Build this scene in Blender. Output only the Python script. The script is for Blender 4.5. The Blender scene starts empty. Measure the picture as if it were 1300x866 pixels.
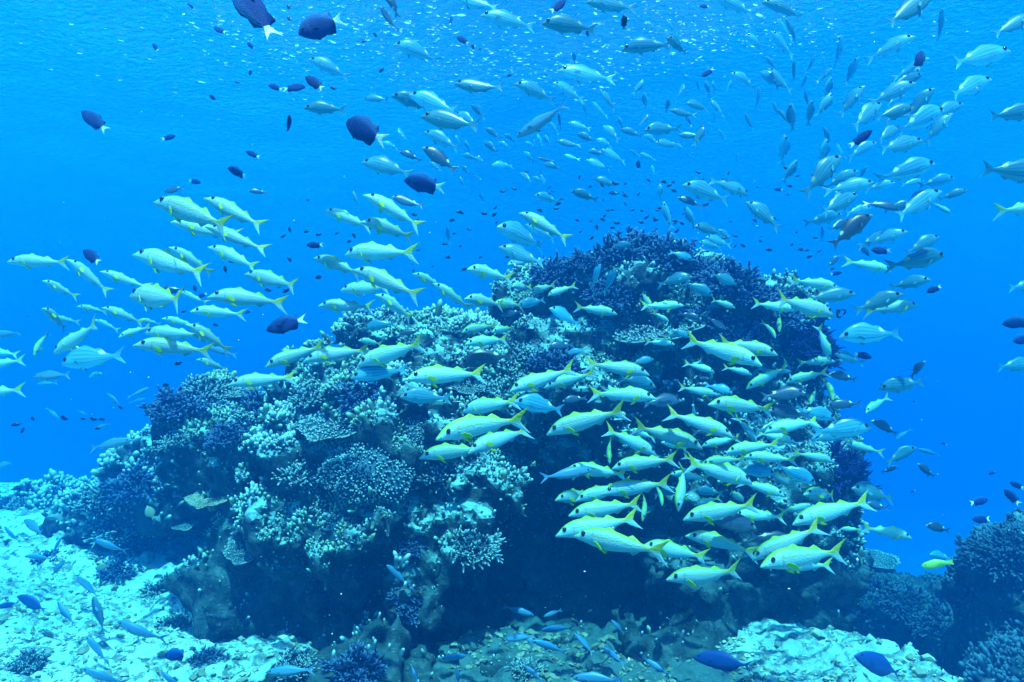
import bpy, math, random
import numpy as np
from mathutils import Vector, Matrix
from mathutils.bvhtree import BVHTree

random.seed(7)
RNG = np.random.default_rng(11)
R = math.radians
scene = bpy.context.scene
COL = scene.collection

# ------------------------------------------------------------------ camera
PITCH = 6.0
LENS = 24.0
cam_data = bpy.data.cameras.new("camera")
cam_data.lens = LENS
cam_data.sensor_width = 36.0
cam_data.clip_start = 0.05
cam_data.clip_end = 400.0
cam = bpy.data.objects.new("camera", cam_data)
COL.objects.link(cam)
cam.rotation_euler = (R(90 + PITCH), 0, 0)
scene.camera = cam

# ------------------------------------------------------------------ sun, sky, exposure
SUN_TO = Vector((0.06, -0.42, 1.0)).normalized()
SUN_EL = math.asin(SUN_TO.z)
SUN_AZ = math.atan2(SUN_TO.x, SUN_TO.y)
world = bpy.data.worlds.new("World")
scene.world = world
world.use_nodes = True
wn = world.node_tree
wn.nodes.clear()
w_out = wn.nodes.new("ShaderNodeOutputWorld")
w_bg = wn.nodes.new("ShaderNodeBackground")
w_sky = wn.nodes.new("ShaderNodeTexSky")
w_sky.sky_type = 'NISHITA'
w_sky.sun_disc = False
w_sky.sun_elevation = SUN_EL
w_sky.sun_rotation = SUN_AZ
w_sky.dust_density = 5.0
w_bg.inputs['Strength'].default_value = 0.085
wn.links.new(w_sky.outputs[0], w_bg.inputs[0])
wn.links.new(w_bg.outputs[0], w_out.inputs[0])

sun_data = bpy.data.lights.new("sun", 'SUN')
sun_data.energy = 5.0
sun_data.angle = R(0.5)
sun_data.color = (1.0, 0.98, 0.95)
sun = bpy.data.objects.new("sun", sun_data)
COL.objects.link(sun)
sun.rotation_euler = SUN_TO.to_track_quat('Z', 'Y').to_euler()

scene.view_settings.view_transform = 'Standard'
scene.view_settings.look = 'None'
scene.view_settings.gamma = 1.0
scene.view_settings.use_curve_mapping = False
scene.view_settings.exposure = 1.33

scene.render.engine = 'CYCLES'
cy = scene.cycles
cy.max_bounces = 6
cy.diffuse_bounces = 1
cy.glossy_bounces = 3
cy.transmission_bounces = 4
cy.transparent_max_bounces = 12
cy.volume_bounces = 2
cy.use_denoising = True
try:
    cy.denoiser = 'OPENIMAGEDENOISE'
except Exception:
    pass
cy.caustics_reflective = False
cy.caustics_refractive = False
cy.sample_clamp_indirect = 6.0

SURF_Z = 6.0          # the water surface above the camera
BED_Z = -1.72

# ------------------------------------------------------------------ helpers
FPX = 1300.0 * LENS / 36.0
_p = R(PITCH)
RIGHT = Vector((1, 0, 0))
FWD = Vector((0, math.cos(_p), math.sin(_p)))
UP = Vector((0, -math.sin(_p), math.cos(_p)))


def W(px, py, d):
    """A point seen at photograph pixel (px, py), d metres along the view axis."""
    return RIGHT * ((px - 650.0) / FPX * d) + UP * ((433.0 - py) / FPX * d) + FWD * d


def smooth(a, b, x):
    t = np.clip((x - a) / (b - a), 0, 1)
    return t * t * (3 - 2 * t)


_TAB = [np.random.default_rng(100 + i).random((32, 32, 32)).astype(np.float32) for i in range(3)]


def vnoise(p, seed=0):
    t = _TAB[seed % 3]
    p = p + seed * 7.31
    i = np.floor(p).astype(np.int64)
    f = (p - i).astype(np.float32)
    f = f * f * (3 - 2 * f)
    i &= 31
    j = (i + 1) & 31
    x0, y0, z0 = i.T
    x1, y1, z1 = j.T
    fx, fy, fz = f.T
    a = t[x0, y0, z0] * (1 - fx) + t[x1, y0, z0] * fx
    b = t[x0, y1, z0] * (1 - fx) + t[x1, y1, z0] * fx
    c = t[x0, y0, z1] * (1 - fx) + t[x1, y0, z1] * fx
    d = t[x0, y1, z1] * (1 - fx) + t[x1, y1, z1] * fx
    e = a * (1 - fy) + b * fy
    g = c * (1 - fy) + d * fy
    return (e * (1 - fz) + g * fz) * 2 - 1


def fbm(p, freq, octaves=4, seed=0, gain=0.5):
    out = np.zeros(len(p), np.float32)
    amp = 1.0
    for k in range(octaves):
        out += amp * vnoise(p * freq, seed + k)
        freq *= 2.03
        amp *= gain
    return out


def mesh_np(name, verts, faces, smooth_shade=True):
    """verts (N,3); faces: a (F,k) array, or a list of such arrays."""
    me = bpy.data.meshes.new(name)
    if not isinstance(faces, list):
        faces = [faces]
    faces = [np.asarray(f, np.int32) for f in faces if len(f)]
    loops = np.concatenate([f.ravel() for f in faces])
    sizes = np.concatenate([np.full(len(f), f.shape[1], np.int32) for f in faces])
    starts = np.concatenate([[0], np.cumsum(sizes)[:-1]]).astype(np.int32)
    me.vertices.add(len(verts))
    me.vertices.foreach_set("co", np.asarray(verts, np.float32).ravel())
    me.loops.add(len(loops))
    me.loops.foreach_set("vertex_index", loops)
    me.polygons.add(len(sizes))
    me.polygons.foreach_set("loop_start", starts)
    me.polygons.foreach_set("loop_total", sizes)
    me.polygons.foreach_set("use_smooth", np.full(len(sizes), smooth_shade, bool))
    me.update(calc_edges=True)
    me.validate()
    return me


def add_attr(me, name, values):
    a = me.attributes.new(name, 'FLOAT', 'POINT')
    a.data.foreach_set("value", np.asarray(values, np.float32))


def link(name, me, mats=None, parent=None):
    o = bpy.data.objects.new(name, me)
    COL.objects.link(o)
    if mats:
        for m in (mats if isinstance(mats, (list, tuple)) else [mats]):
            me.materials.append(m)
    if parent:
        o.parent = parent
    return o


def tag(o, label=None, cat=None, group=None, kind=None):
    if label: o["label"] = label
    if cat: o["category"] = cat
    if group: o["group"] = group
    if kind: o["kind"] = kind
    return o


class NT:
    """A small wrapper to write node materials tersely."""
    def __init__(self, name):
        self.m = bpy.data.materials.new(name)
        self.m.use_nodes = True
        self.t = self.m.node_tree
        self.t.nodes.clear()
        self.out = self.t.nodes.new("ShaderNodeOutputMaterial")

    def n(self, kind, **kw):
        nd = self.t.nodes.new(kind)
        for k, v in kw.items():
            if k.startswith("i_"):
                key = k[2:]
                nd.inputs[int(key) if key.isdigit() else key.replace("_", " ")].default_value = v
            else:
                setattr(nd, k, v)
        return nd

    def l(self, a, b):
        self.t.links.new(a, b)

    def attr(self, name):
        return self.n("ShaderNodeAttribute", attribute_name=name).outputs['Fac']

    def math(self, op, a, b=None, c=None, clamp=False):
        nd = self.n("ShaderNodeMath", operation=op, use_clamp=clamp)
        for i, v in enumerate((a, b, c)):
            if v is None: continue
            if isinstance(v, (int, float)): nd.inputs[i].default_value = v
            else: self.l(v, nd.inputs[i])
        return nd.outputs[0]

    def step(self, v, a, b):
        nd = self.n("ShaderNodeMapRange", interpolation_type='SMOOTHSTEP')
        self.l(v, nd.inputs[0])
        nd.inputs[1].default_value = a
        nd.inputs[2].default_value = b
        return nd.outputs[0]

    def mix(self, f, a, b, mode='MIX'):
        nd = self.n("ShaderNodeMix", data_type='RGBA', blend_type=mode)
        if isinstance(f, (int, float)): nd.inputs[0].default_value = f
        else: self.l(f, nd.inputs[0])
        for i, v in ((6, a), (7, b)):
            if isinstance(v, (tuple, list)): nd.inputs[i].default_value = (*v[:3], 1)
            else: self.l(v, nd.inputs[i])
        return nd.outputs[2]

    def noise(self, scale, detail=4, rough=0.55, coord=None, out=0, dist=0.0):
        nd = self.n("ShaderNodeTexNoise")
        nd.inputs['Scale'].default_value = scale
        nd.inputs['Detail'].default_value = detail
        nd.inputs['Roughness'].default_value = rough
        nd.inputs['Distortion'].default_value = dist
        if coord is not None: self.l(coord, nd.inputs['Vector'])
        return nd.outputs[out]

    def coord(self, which='Object'):
        return self.n("ShaderNodeTexCoord").outputs[which]

    def thin(self, color, amount):
        """Let part of the light through the body, as small silvery fish do."""
        b = [n for n in self.t.nodes if n.type == 'BSDF_PRINCIPLED'][0]
        tl = self.n("ShaderNodeBsdfTranslucent")
        self.l(color, tl.inputs[0])
        mx = self.n("ShaderNodeMixShader")
        mx.inputs[0].default_value = amount
        self.l(b.outputs[0], mx.inputs[1])
        self.l(tl.outputs[0], mx.inputs[2])
        self.l(mx.outputs[0], self.out.inputs['Surface'])
        return self.m

    def bsdf(self, color, rough=0.6, bump=None, bump_strength=0.5, bump_dist=0.02, spec=0.3, sheen=None):
        b = self.n("ShaderNodeBsdfPrincipled")
        if isinstance(color, (tuple, list)): b.inputs['Base Color'].default_value = (*color[:3], 1)
        else: self.l(color, b.inputs['Base Color'])
        if isinstance(rough, (int, float)): b.inputs['Roughness'].default_value = rough
        else: self.l(rough, b.inputs['Roughness'])
        b.inputs['Specular IOR Level'].default_value = spec
        if bump is not None:
            bp = self.n("ShaderNodeBump")
            bp.inputs['Strength'].default_value = bump_strength
            bp.inputs['Distance'].default_value = bump_dist
            self.l(bump, bp.inputs['Height'])
            self.l(bp.outputs[0], b.inputs['Normal'])
        self.l(b.outputs[0], self.out.inputs['Surface'])
        return self.m


# ------------------------------------------------------------------ materials of the place
def mat_rock():
    k = NT("reef_rock")
    c = k.coord()
    n1 = k.noise(1.7, 5, 0.6, c)
    n2 = k.noise(9, 6, 0.65, c)
    n3 = k.noise(38, 4, 0.7, c)
    col = k.mix(k.step(n1, 0.38, 0.62), (0.008, 0.017, 0.026), (0.024, 0.058, 0.068))
    col = k.mix(k.step(n2, 0.50, 0.66), col, (0.07, 0.10, 0.11))
    col = k.mix(k.step(n2, 0.46, 0.34), col, (0.010, 0.012, 0.016))
    col = k.mix(k.step(n3, 0.62, 0.72), col, (0.34, 0.46, 0.46))
    # pale sediment and crusts settled on the ledges
    nz = k.n("ShaderNodeSeparateXYZ")
    k.l(k.n("ShaderNodeNewGeometry").outputs['True Normal'], nz.inputs[0])
    ledge = k.math('MULTIPLY', k.step(nz.outputs[2], 0.05, 0.65), k.step(k.noise(2.6, 5, 0.65, c), 0.36, 0.52))
    pz = k.n("ShaderNodeSeparateXYZ")
    k.l(k.n("ShaderNodeNewGeometry").outputs['Position'], pz.inputs[0])
    ledge = k.math('MULTIPLY', ledge, k.math('ADD', k.math('MULTIPLY', k.step(pz.outputs[2], -1.45, -0.75), 0.95), 0.05))  # crust fades out low down, painting shade over the reef's foot
    col = k.mix(k.math('MULTIPLY', ledge, 0.92), col, (0.28, 0.54, 0.60))
    h = k.math('ADD', k.math('MULTIPLY', n2, 0.7), k.math('MULTIPLY', n3, 0.35))
    return k.bsdf(col, 0.85, h, 1.0, 0.06, 0.15)


def mat_bed():
    k = NT("sand_and_rubble")
    c = k.coord()
    n1 = k.noise(0.8, 4, 0.6, c)
    n2 = k.noise(7, 6, 0.7, c)
    n3 = k.noise(42, 4, 0.7, c)
    col = k.mix(k.step(n1, 0.35, 0.65), (0.24, 0.40, 0.44), (0.44, 0.64, 0.68))
    col = k.mix(k.step(n2, 0.52, 0.40), col, (0.10, 0.15, 0.16))
    col = k.mix(k.step(n3, 0.56, 0.70), col, (0.62, 0.80, 0.82))
    # shade before the boulder, painted as a darker band of rubble floor
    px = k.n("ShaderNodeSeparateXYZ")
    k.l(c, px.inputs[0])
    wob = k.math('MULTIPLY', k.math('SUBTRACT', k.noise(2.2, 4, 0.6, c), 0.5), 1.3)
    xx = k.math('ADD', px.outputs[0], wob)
    floor_shade = k.math('MULTIPLY', k.step(xx, -1.75, -1.35), k.step(xx, 1.75, 1.45))
    col = k.mix(k.math('MULTIPLY', floor_shade, 0.9), col, k.mix(n3, (0.008, 0.026, 0.036), (0.05, 0.13, 0.15)))
    h = k.math('ADD', k.math('MULTIPLY', n2, 0.8), k.math('MULTIPLY', n3, 0.4))
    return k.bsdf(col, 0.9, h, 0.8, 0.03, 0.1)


def mat_coral(name, base, tip, green=0.0):
    k = NT(name)
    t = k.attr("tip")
    rnd = k.n("ShaderNodeObjectInfo").outputs['Random']
    n = k.noise(30, 3, 0.6, k.coord())
    pos = k.n("ShaderNodeNewGeometry").outputs['Position']
    patch = k.noise(1.6, 3, 0.6, pos)
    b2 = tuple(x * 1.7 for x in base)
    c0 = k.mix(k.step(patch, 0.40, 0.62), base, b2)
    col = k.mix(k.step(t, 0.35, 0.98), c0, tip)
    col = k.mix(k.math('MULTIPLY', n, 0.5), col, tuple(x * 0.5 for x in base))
    return k.bsdf(col, 0.75, k.noise(160, 2, 0.6, k.coord()), 0.5, 0.01, 0.2)


M_ROCK = mat_rock()
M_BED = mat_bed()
M_CORAL = mat_coral("pale_tipped_coral", (0.03, 0.075, 0.11), (0.52, 0.72, 0.76))
M_CORAL_BLUE = mat_coral("blue_grey_coral", (0.008, 0.018, 0.08), (0.13, 0.26, 0.48))
M_CORAL_GREEN = mat_coral("olive_coral", (0.04, 0.085, 0.07), (0.40, 0.62, 0.48))
M_CORAL_PALE = mat_coral("pale_plate_coral", (0.20, 0.22, 0.17), (0.66, 0.67, 0.58))
M_CORAL_DIM = mat_coral("dim_blue_coral", (0.012, 0.022, 0.045), (0.10, 0.20, 0.30))  # outcrop coral, with distance haze and shade put into its colour
M_SOFT = mat_coral("violet_soft_coral", (0.012, 0.012, 0.10), (0.03, 0.03, 0.26))


def mat_surface():
    k = NT("water_surface")
    pos = k.n("ShaderNodeNewGeometry").outputs['Position']
    mp = k.n("ShaderNodeMapping")
    mp.inputs['Scale'].default_value = (1.0, 1.25, 1.0)
    k.l(pos, mp.inputs[0])
    n1 = k.noise(7.5, 2, 0.5, mp.outputs[0], dist=0.5)
    n2 = k.noise(27, 2, 0.5, mp.outputs[0], dist=0.4)
    h = k.math('ADD', n1, k.math('MULTIPLY', n2, 0.22))
    bp = k.n("ShaderNodeBump")
    bp.inputs['Strength'].default_value = 1.0
    bp.inputs['Distance'].default_value = 0.042
    k.l(h, bp.inputs['Height'])
    fr = k.n("ShaderNodeFresnel")
    fr.inputs['IOR'].default_value = 1.333
    k.l(bp.outputs[0], fr.inputs['Normal'])
    gl = k.n("ShaderNodeBsdfGlossy")
    gl.inputs['Roughness'].default_value = 0.38
    gl.inputs['Color'].default_value = (0.95, 0.95, 0.95, 1)
    k.l(bp.outputs[0], gl.inputs['Normal'])
    tr = k.n("ShaderNodeBsdfTransparent")
    mx = k.n("ShaderNodeMixShader")
    k.l(fr.outputs[0], mx.inputs[0])
    k.l(tr.outputs[0], mx.inputs[1])
    k.l(gl.outputs[0], mx.inputs[2])
    k.l(mx.outputs[0], k.out.inputs['Surface'])
    return k.m


# ------------------------------------------------------------------ seabed
def axis(lo, f0, f1, hi, fine, grow=1.12):
    mid = np.arange(f0, f1 + 1e-6, fine)
    a, s, left = f0, fine, []
    while a > lo:
        s *= grow
        a -= s
        left.append(a)
    b, s, right = f1, fine, []
    while b < hi:
        s *= grow
        b += s
        right.append(b)
    return np.concatenate([left[::-1], mid, right])


def bed_height(x, y):
    p = np.stack([x, y, np.zeros_like(x)], 1)
    z = np.full(len(x), BED_Z, np.float32)
    z += 0.50 * smooth(-1.5, -5.0, x) * smooth(5.0, 10.5, y)
    z -= 0.28 * np.clip(y - 11.5, 0, 34) * smooth(11.0, 14.0, y)
    z -= 2.1 * np.maximum(smooth(1.6, 3.6, x) * smooth(5.2, 8.0, y), smooth(2.75, 3.6, x) * smooth(3.4, 5.2, y))
    z += 0.16 * fbm(p, 0.6, 3, 1) + 0.07 * fbm(p, 2.3, 4, 2)
    near = smooth(14, 8, y)
    z += near * (0.07 * np.abs(fbm(p, 6.0, 3, 3)) + 0.018 * fbm(p, 26.0, 2, 4))
    return z


def build_bed():
    xs = axis(-92, -5.4, 4.6, 92, 0.026)
    ys = axis(-12, 3.2, 9.4, 92, 0.026)
    X, Y = np.meshgrid(xs, ys)
    x, y = X.ravel(), Y.ravel()
    z = bed_height(x, y)
    nx, ny = len(xs), len(ys)
    idx = np.arange(nx * ny).reshape(ny, nx)
    q = np.stack([idx[:-1, :-1].ravel(), idx[:-1, 1:].ravel(), idx[1:, 1:].ravel(), idx[1:, :-1].ravel()], 1)
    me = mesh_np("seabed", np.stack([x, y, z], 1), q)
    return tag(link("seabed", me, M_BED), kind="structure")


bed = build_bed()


def build_surface():
    xs = axis(-92, -14, 14, 92, 0.12)
    ys = axis(-20, 3, 24, 92, 0.12)
    X, Y = np.meshgrid(xs, ys)
    x, y = X.ravel(), Y.ravel()
    p = np.stack([x, y * 1.15, np.zeros_like(x)], 1)
    z = SURF_Z + 0.10 * fbm(p, 0.35, 2, 5) + 0.012 * fbm(p, 1.6, 2, 6)
    nx, ny = len(xs), len(ys)
    idx = np.arange(nx * ny).reshape(ny, nx)
    q = np.stack([idx[:-1, :-1].ravel(), idx[:-1, 1:].ravel(), idx[1:, 1:].ravel(), idx[1:, :-1].ravel()], 1)
    me = mesh_np("water_surface", np.stack([x, y, z], 1), q)
    return tag(link("water_surface", me, mat_surface()), kind="structure")


build_surface()


# ------------------------------------------------------------------ the water's own haze
def build_haze():
    lo, hi = Vector((-88, -11.0, -14.0)), Vector((88, 90, SURF_Z + 0.5))
    v = [(x, y, z) for z in (lo.z, hi.z) for y in (lo.y, hi.y) for x in (lo.x, hi.x)]
    f = [(0, 2, 3, 1), (4, 5, 7, 6), (0, 1, 5, 4), (2, 6, 7, 3), (0, 4, 6, 2), (1, 3, 7, 5)]
    me = mesh_np("haze", np.array(v), np.array(f), False)
    k = NT("haze")
    pv = k.n("ShaderNodeVolumePrincipled")
    pv.inputs['Color'].default_value = HAZE_COLOR
    pv.inputs['Absorption Color'].default_value = HAZE_ABS
    pv.inputs['Density'].default_value = HAZE_DENSITY
    pv.inputs['Anisotropy'].default_value = HAZE_ANISO
    k.l(pv.outputs[0], k.out.inputs['Volume'])
    return tag(link("haze", me, k.m), kind="stuff")


HAZE_COLOR = (0.001, 0.048, 0.15, 1)
HAZE_ABS = (0.19, 0.812, 0.965, 1)
HAZE_DENSITY = 0.30
HAZE_ANISO = 0.55
build_haze()


# ------------------------------------------------------------------ added white flecks that stand in for sun glitter at the surface
def build_glitter():
    pts = []
    for px, py, sx, sy, n in [(680, 72, 90, 16, 190), (740, 95, 40, 10, 40), (560, 60, 80, 22, 80), (350, 62, 60, 22, 90), (300, 30, 80, 16, 50),
                              (450, 25, 80, 14, 120), (880, 35, 80, 16, 110), (960, 28, 60, 14, 40), (1080, 30, 60, 12, 16), (150, 30, 80, 26, 16),
                              (650, 20, 220, 14, 170), (520, 95, 120, 22, 50), (160, 80, 80, 30, 8), (820, 60, 60, 14, 40)]:
        for _ in range(n):
            x, y = random.gauss(px, sx), random.gauss(py, sy)
            d = W(x, y, 1.0)
            if d.z < 0.30: continue
            t = SURF_Z / d.z
            pts.append((d.x * t, d.y * t))
    V, F = [], []
    A = 9
    for x, y in pts:
        l = random.lognormvariate(math.log(0.032), 0.36)
        w = l * random.uniform(0.22, 0.55)
        th = random.gauss(0.15, 0.35)
        b = len(V)
        for lay, zz, k in ((0, 0.0, 0.75), (1, -0.006, 1.0), (2, -0.010, 0.6)):
            for a in range(A):
                r = k * random.uniform(0.7, 1.25)
                u, v = l * r * math.cos(a * 6.2832 / A), w * r * math.sin(a * 6.2832 / A)
                V.append((x + u * math.cos(th) - v * math.sin(th), y + u * math.sin(th) + v * math.cos(th), SURF_Z - 0.09 + zz))
        for lay in (0, 1):
            for a in range(A):
                F.append((b + lay * A + a, b + lay * A + (a + 1) % A, b + (lay + 1) * A + (a + 1) % A, b + (lay + 1) * A + a))
        F += [(b + 2 * A, b + 2 * A + i, b + 2 * A + i + 1, b + 2 * A + i + 2) for i in range(1, A - 2, 2)]
    me = mesh_np("surface_glitter", np.array(V), np.array(F))
    k = NT("glitter_fleck")
    tl = k.n("ShaderNodeBsdfTranslucent")
    tl.inputs[0].default_value = (0.60, 0.64, 0.64, 1)
    df = k.n("ShaderNodeBsdfDiffuse")
    df.inputs[0].default_value = (0.60, 0.64, 0.64, 1)
    mx = k.n("ShaderNodeMixShader")
    mx.inputs[0].default_value = 0.25
    k.l(tl.outputs[0], mx.inputs[1])
    k.l(df.outputs[0], mx.inputs[2])
    k.l(mx.outputs[0], k.out.inputs['Surface'])
    return tag(link("surface_glitter", me, k.m), kind="stuff")


build_glitter()


def build_specks():
    n = 320
    d = RNG.uniform(0.9, 4.2, n)
    pts = np.array([tuple(W(x, y, q)) for x, y, q in zip(RNG.uniform(-200, 1500, n), RNG.uniform(-100, 960, n), d)])
    base = np.array([(1, 0, 0), (-1, 0, 0), (0, 1, 0), (0, -1, 0), (0, 0, 1), (0, 0, -1)], float)
    tri = np.array([(0, 2, 4), (2, 1, 4), (1, 3, 4), (3, 0, 4), (2, 0, 5), (1, 2, 5), (3, 1, 5), (0, 3, 5)])
    s = 0.0011 * np.exp(RNG.normal(0, 0.5, n))
    V = pts[:, None, :] + base[None] * s[:, None, None] * RNG.uniform(0.6, 1.5, (n, 1, 3))
    me = mesh_np("drifting_specks", V.reshape(-1, 3), (tri[None] + (np.arange(n) * 6)[:, None, None]).reshape(-1, 3))
    k = NT("plankton")
    return tag(link("drifting_specks", me, k.bsdf((0.55, 0.66, 0.66), 0.8)), kind="stuff")


build_specks()


# ------------------------------------------------------------------ reef rock as a distance field
def surface_nets(S, origin, h):
    sg = S < 0
    nx, ny, nz = S.shape
    acc = np.zeros((nx - 1, ny - 1, nz - 1, 3), np.float32)
    cnt = np.zeros((nx - 1, ny - 1, nz - 1), np.float32)
    corners = [(i, j, k) for i in (0, 1) for j in (0, 1) for k in (0, 1)]

    def sub(A, c):
        return A[c[0]:nx - 1 + c[0], c[1]:ny - 1 + c[1], c[2]:nz - 1 + c[2]]
    for a in corners:
        for b in corners:
            d = [b[q] - a[q] for q in range(3)]
            if sum(map(abs, d)) != 1 or min(d) < 0: continue
            sa, sb = sub(S, a), sub(S, b)
            cross = sub(sg, a) != sub(sg, b)
            t = np.where(cross, sa / np.where(np.abs(sa - sb) < 1e-9, 1e-9, sa - sb), 0)
            for q in range(3):
                acc[..., q] += np.where(cross, a[q] + t * d[q], 0)
            cnt += cross
    act = cnt > 0
    vid = np.full(act.shape, -1, np.int64)
    vid[act] = np.arange(act.sum())
    cells = np.argwhere(act)
    verts = (cells + acc[act] / cnt[act][:, None]) * h + np.array(origin)
    quads = []
    for ax in range(3):
        o1, o2 = [(1, 2), (2, 0), (0, 1)][ax]
        sl_a = [slice(None)] * 3
        sl_b = [slice(None)] * 3
        sl_a[ax] = slice(0, -1)
        sl_b[ax] = slice(1, None)
        A, B = sg[tuple(sl_a)], sg[tuple(sl_b)]
        e = np.argwhere(A != B)
        ok = (e[:, o1] > 0) & (e[:, o2] > 0) & (e[:, o1] < S.shape[o1] - 1) & (e[:, o2] < S.shape[o2] - 1)
        e = e[ok]
        flip = ~A[tuple(e.T)]

        def cid(d1, d2):
            c = e.copy()
            c[:, o1] += d1
            c[:, o2] += d2
            return vid[tuple(c.T)]
        q = np.stack([cid(-1, -1), cid(0, -1), cid(0, 0), cid(-1, 0)], 1)
        q[flip] = q[flip][:, ::-1]
        quads.append(q)
    q = np.concatenate(quads)
    return verts, q[(q >= 0).all(1)]


def lobes_sdf(P, lobes, k=0.16):
    out = np.full(len(P), 9.0, np.float32)
    for c, r in lobes:
        q = (P - np.array(c, np.float32)) / np.array(r, np.float32)
        d = (np.linalg.norm(q, axis=1) - 1) * min(r)
        hh = np.clip(0.5 + 0.5 * (out - d) / k, 0, 1)
        out = out * (1 - hh) + d * hh - k * hh * (1 - hh)
    return out


def build_rock(name, lobes, cuts, lo, hi, h, rough=1.0, seed=0):
    n = [int((hi[q] - lo[q]) / h) + 1 for q in range(3)]
    gx, gy, gz = np.meshgrid(*[lo[q] + h * np.arange(n[q]) for q in range(3)], indexing='ij')
    P = np.stack([gx.ravel(), gy.ravel(), gz.ravel()], 1).astype(np.float32)
    S = np.concatenate([lobes_sdf(c, lobes) for c in np.array_split(P, 40)])
    for c, r in cuts:
        q = (P - np.array(c, np.float32)) / np.array(r, np.float32)
        d = -((np.linalg.norm(q, axis=1) - 1) * min(r))
        kk = 0.12
        hh = np.clip(0.5 - 0.5 * (S - d) / kk, 0, 1)
        S = S * (1 - hh) + d * hh + kk * hh * (1 - hh)
    band = np.abs(S) < 0.75
    Q = P[band]
    nz = 0.26 * fbm(Q, 1.15, 3, seed) + 0.13 * fbm(Q, 3.1, 3, seed + 1)
    nz += 0.10 * (0.5 - np.abs(fbm(Q, 2.1, 3, seed + 3))) * 1.2
    nz += 0.055 * fbm(Q, 8.5, 3, seed + 2, 0.6)
    S[band] += rough * nz
    S = S.reshape(n)
    S[0], S[-1] = 1, 1
    S[:, 0], S[:, -1] = 1, 1
    S[:, :, 0], S[:, :, -1] = 1, 1
    v, q = surface_nets(S, lo, h)
    return v, q


def L(px, py, d, rx, ry, rz):
    return (tuple(W(px, py, d)), (rx, ry, rz))


MAIN = [
    L(660, 640, 6.9, 1.85, 1.15, 1.35),
    L(800, 470, 6.9, 1.40, 1.05, 0.95),
    L(810, 395, 6.8, 0.80, 0.75, 0.48),
    L(735, 405, 6.7, 0.45, 0.5, 0.34),
    L(950, 430, 6.8, 0.62, 0.70, 0.52),
    L(560, 500, 6.3, 1.05, 0.90, 0.45),
    L(480, 650, 5.55, 1.02, 0.72, 0.72),
    L(565, 670, 5.35, 0.38, 0.50, 0.60),
    L(370, 570, 5.9, 0.72, 0.70, 0.42),
    L(300, 570, 6.2, 0.62, 0.62, 0.42),
    L(330, 760, 5.8, 0.55, 0.60, 0.60),
    L(450, 800, 5.6, 0.95, 0.60, 0.40),
    L(950, 590, 6.5, 0.95, 0.95, 1.05),
    L(890, 790, 5.75, 0.55, 0.50, 0.75),
    L(400, 850, 5.5, 0.85, 0.55, 0.35),
    L(880, 850, 5.7, 0.70, 0.5, 0.4),
    L(980, 700, 6.2, 0.50, 0.60, 0.70),
    L(720, 500, 5.95, 0.75, 0.60, 0.22),
    L(860, 520, 6.0, 0.60, 0.50, 0.35),
    L(700, 800, 6.3, 1.30, 0.60, 0.60),
    L(420, 885, 5.05, 0.75, 0.45, 0.40), L(540, 885, 5.15, 0.45, 0.4, 0.28), L(905, 880, 5.35, 0.36, 0.4, 0.42),
    L(650, 900, 4.85, 1.10, 0.50, 0.40), L(390, 890, 4.8, 0.50, 0.5, 0.42), L(440, 910, 4.6, 0.6, 0.4, 0.40), L(880, 890, 5.0, 0.48, 0.45, 0.44),
]
CUTS = [L(742, 710, 5.5, 0.60, 1.15, 0.62), L(700, 790, 5.2, 0.50, 0.9, 0.35)]
rv, rq = build_rock("reef_rock", MAIN, CUTS, (-3.6, 3.9, -2.3), (3.2, 8.6, 2.4), 0.035, 1.0, 0)
reef = tag(link("reef_rock", mesh_np("reef_rock", rv, rq), M_ROCK),
           "huge coral covered reef boulder with a dark hollow in its middle", "reef rock")

LEFT = [L(180, 675, 8.0, 0.95, 0.9, 0.60), L(120, 690, 8.6, 1.0, 0.9, 0.35), L(235, 625, 7.4, 0.60, 0.6, 0.58),
        L(90, 650, 9.6, 0.8, 0.8, 0.30)]
lv, lq = build_rock("reef_ridge", LEFT, [], (-7.8, 5.4, -2.4), (-2.0, 11.0, 0.4), 0.04, 0.75, 2)
ridge = tag(link("reef_ridge", mesh_np("reef_ridge", lv, lq), M_ROCK),
            "low pale coral ridge sloping down to the sand left of the big reef boulder", "reef ridge")

RIGHT_L = [L(1150, 800, 8.4, 1.25, 0.85, 0.78), L(1070, 770, 7.9, 0.70, 0.60, 0.60), L(1325, 810, 5.6, 0.58, 0.8, 0.85), L(1330, 790, 6.6, 0.8, 0.8, 0.8),
           L(1260, 840, 6.3, 0.55, 0.5, 0.40), L(1310, 900, 5.0, 0.55, 0.5, 0.42)]
ov, oq = build_rock("reef_outcrop", RIGHT_L, [], (1.5, 3.9, -3.2), (7.0, 9.6, 0.6), 0.04, 0.8, 1)
outcrop = tag(link("reef_outcrop", mesh_np("reef_outcrop", ov, oq), M_ROCK),
              "shadowed blue coral outcrop rising at the lower right beside the big reef boulder", "reef outcrop")

bv = np.concatenate([rv, lv, ov])
bq = np.concatenate([rq, lq + len(rv), oq + len(rv) + len(lv)])
BVH = BVHTree.FromPolygons([tuple(v) for v in bv.tolist()], [tuple(q) for q in bq.tolist()])


_GX, _GY = np.linspace(-9, 9, 181), np.linspace(0, 18, 181)
_GZ = bed_height(*[g.ravel() for g in np.meshgrid(_GX, _GY, indexing='ij')]).reshape(181, 181)


def bed_z(x, y):
    return float(_GZ[min(max(int((x + 9) * 10), 0), 180), min(max(int(y * 10), 0), 180)])


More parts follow.
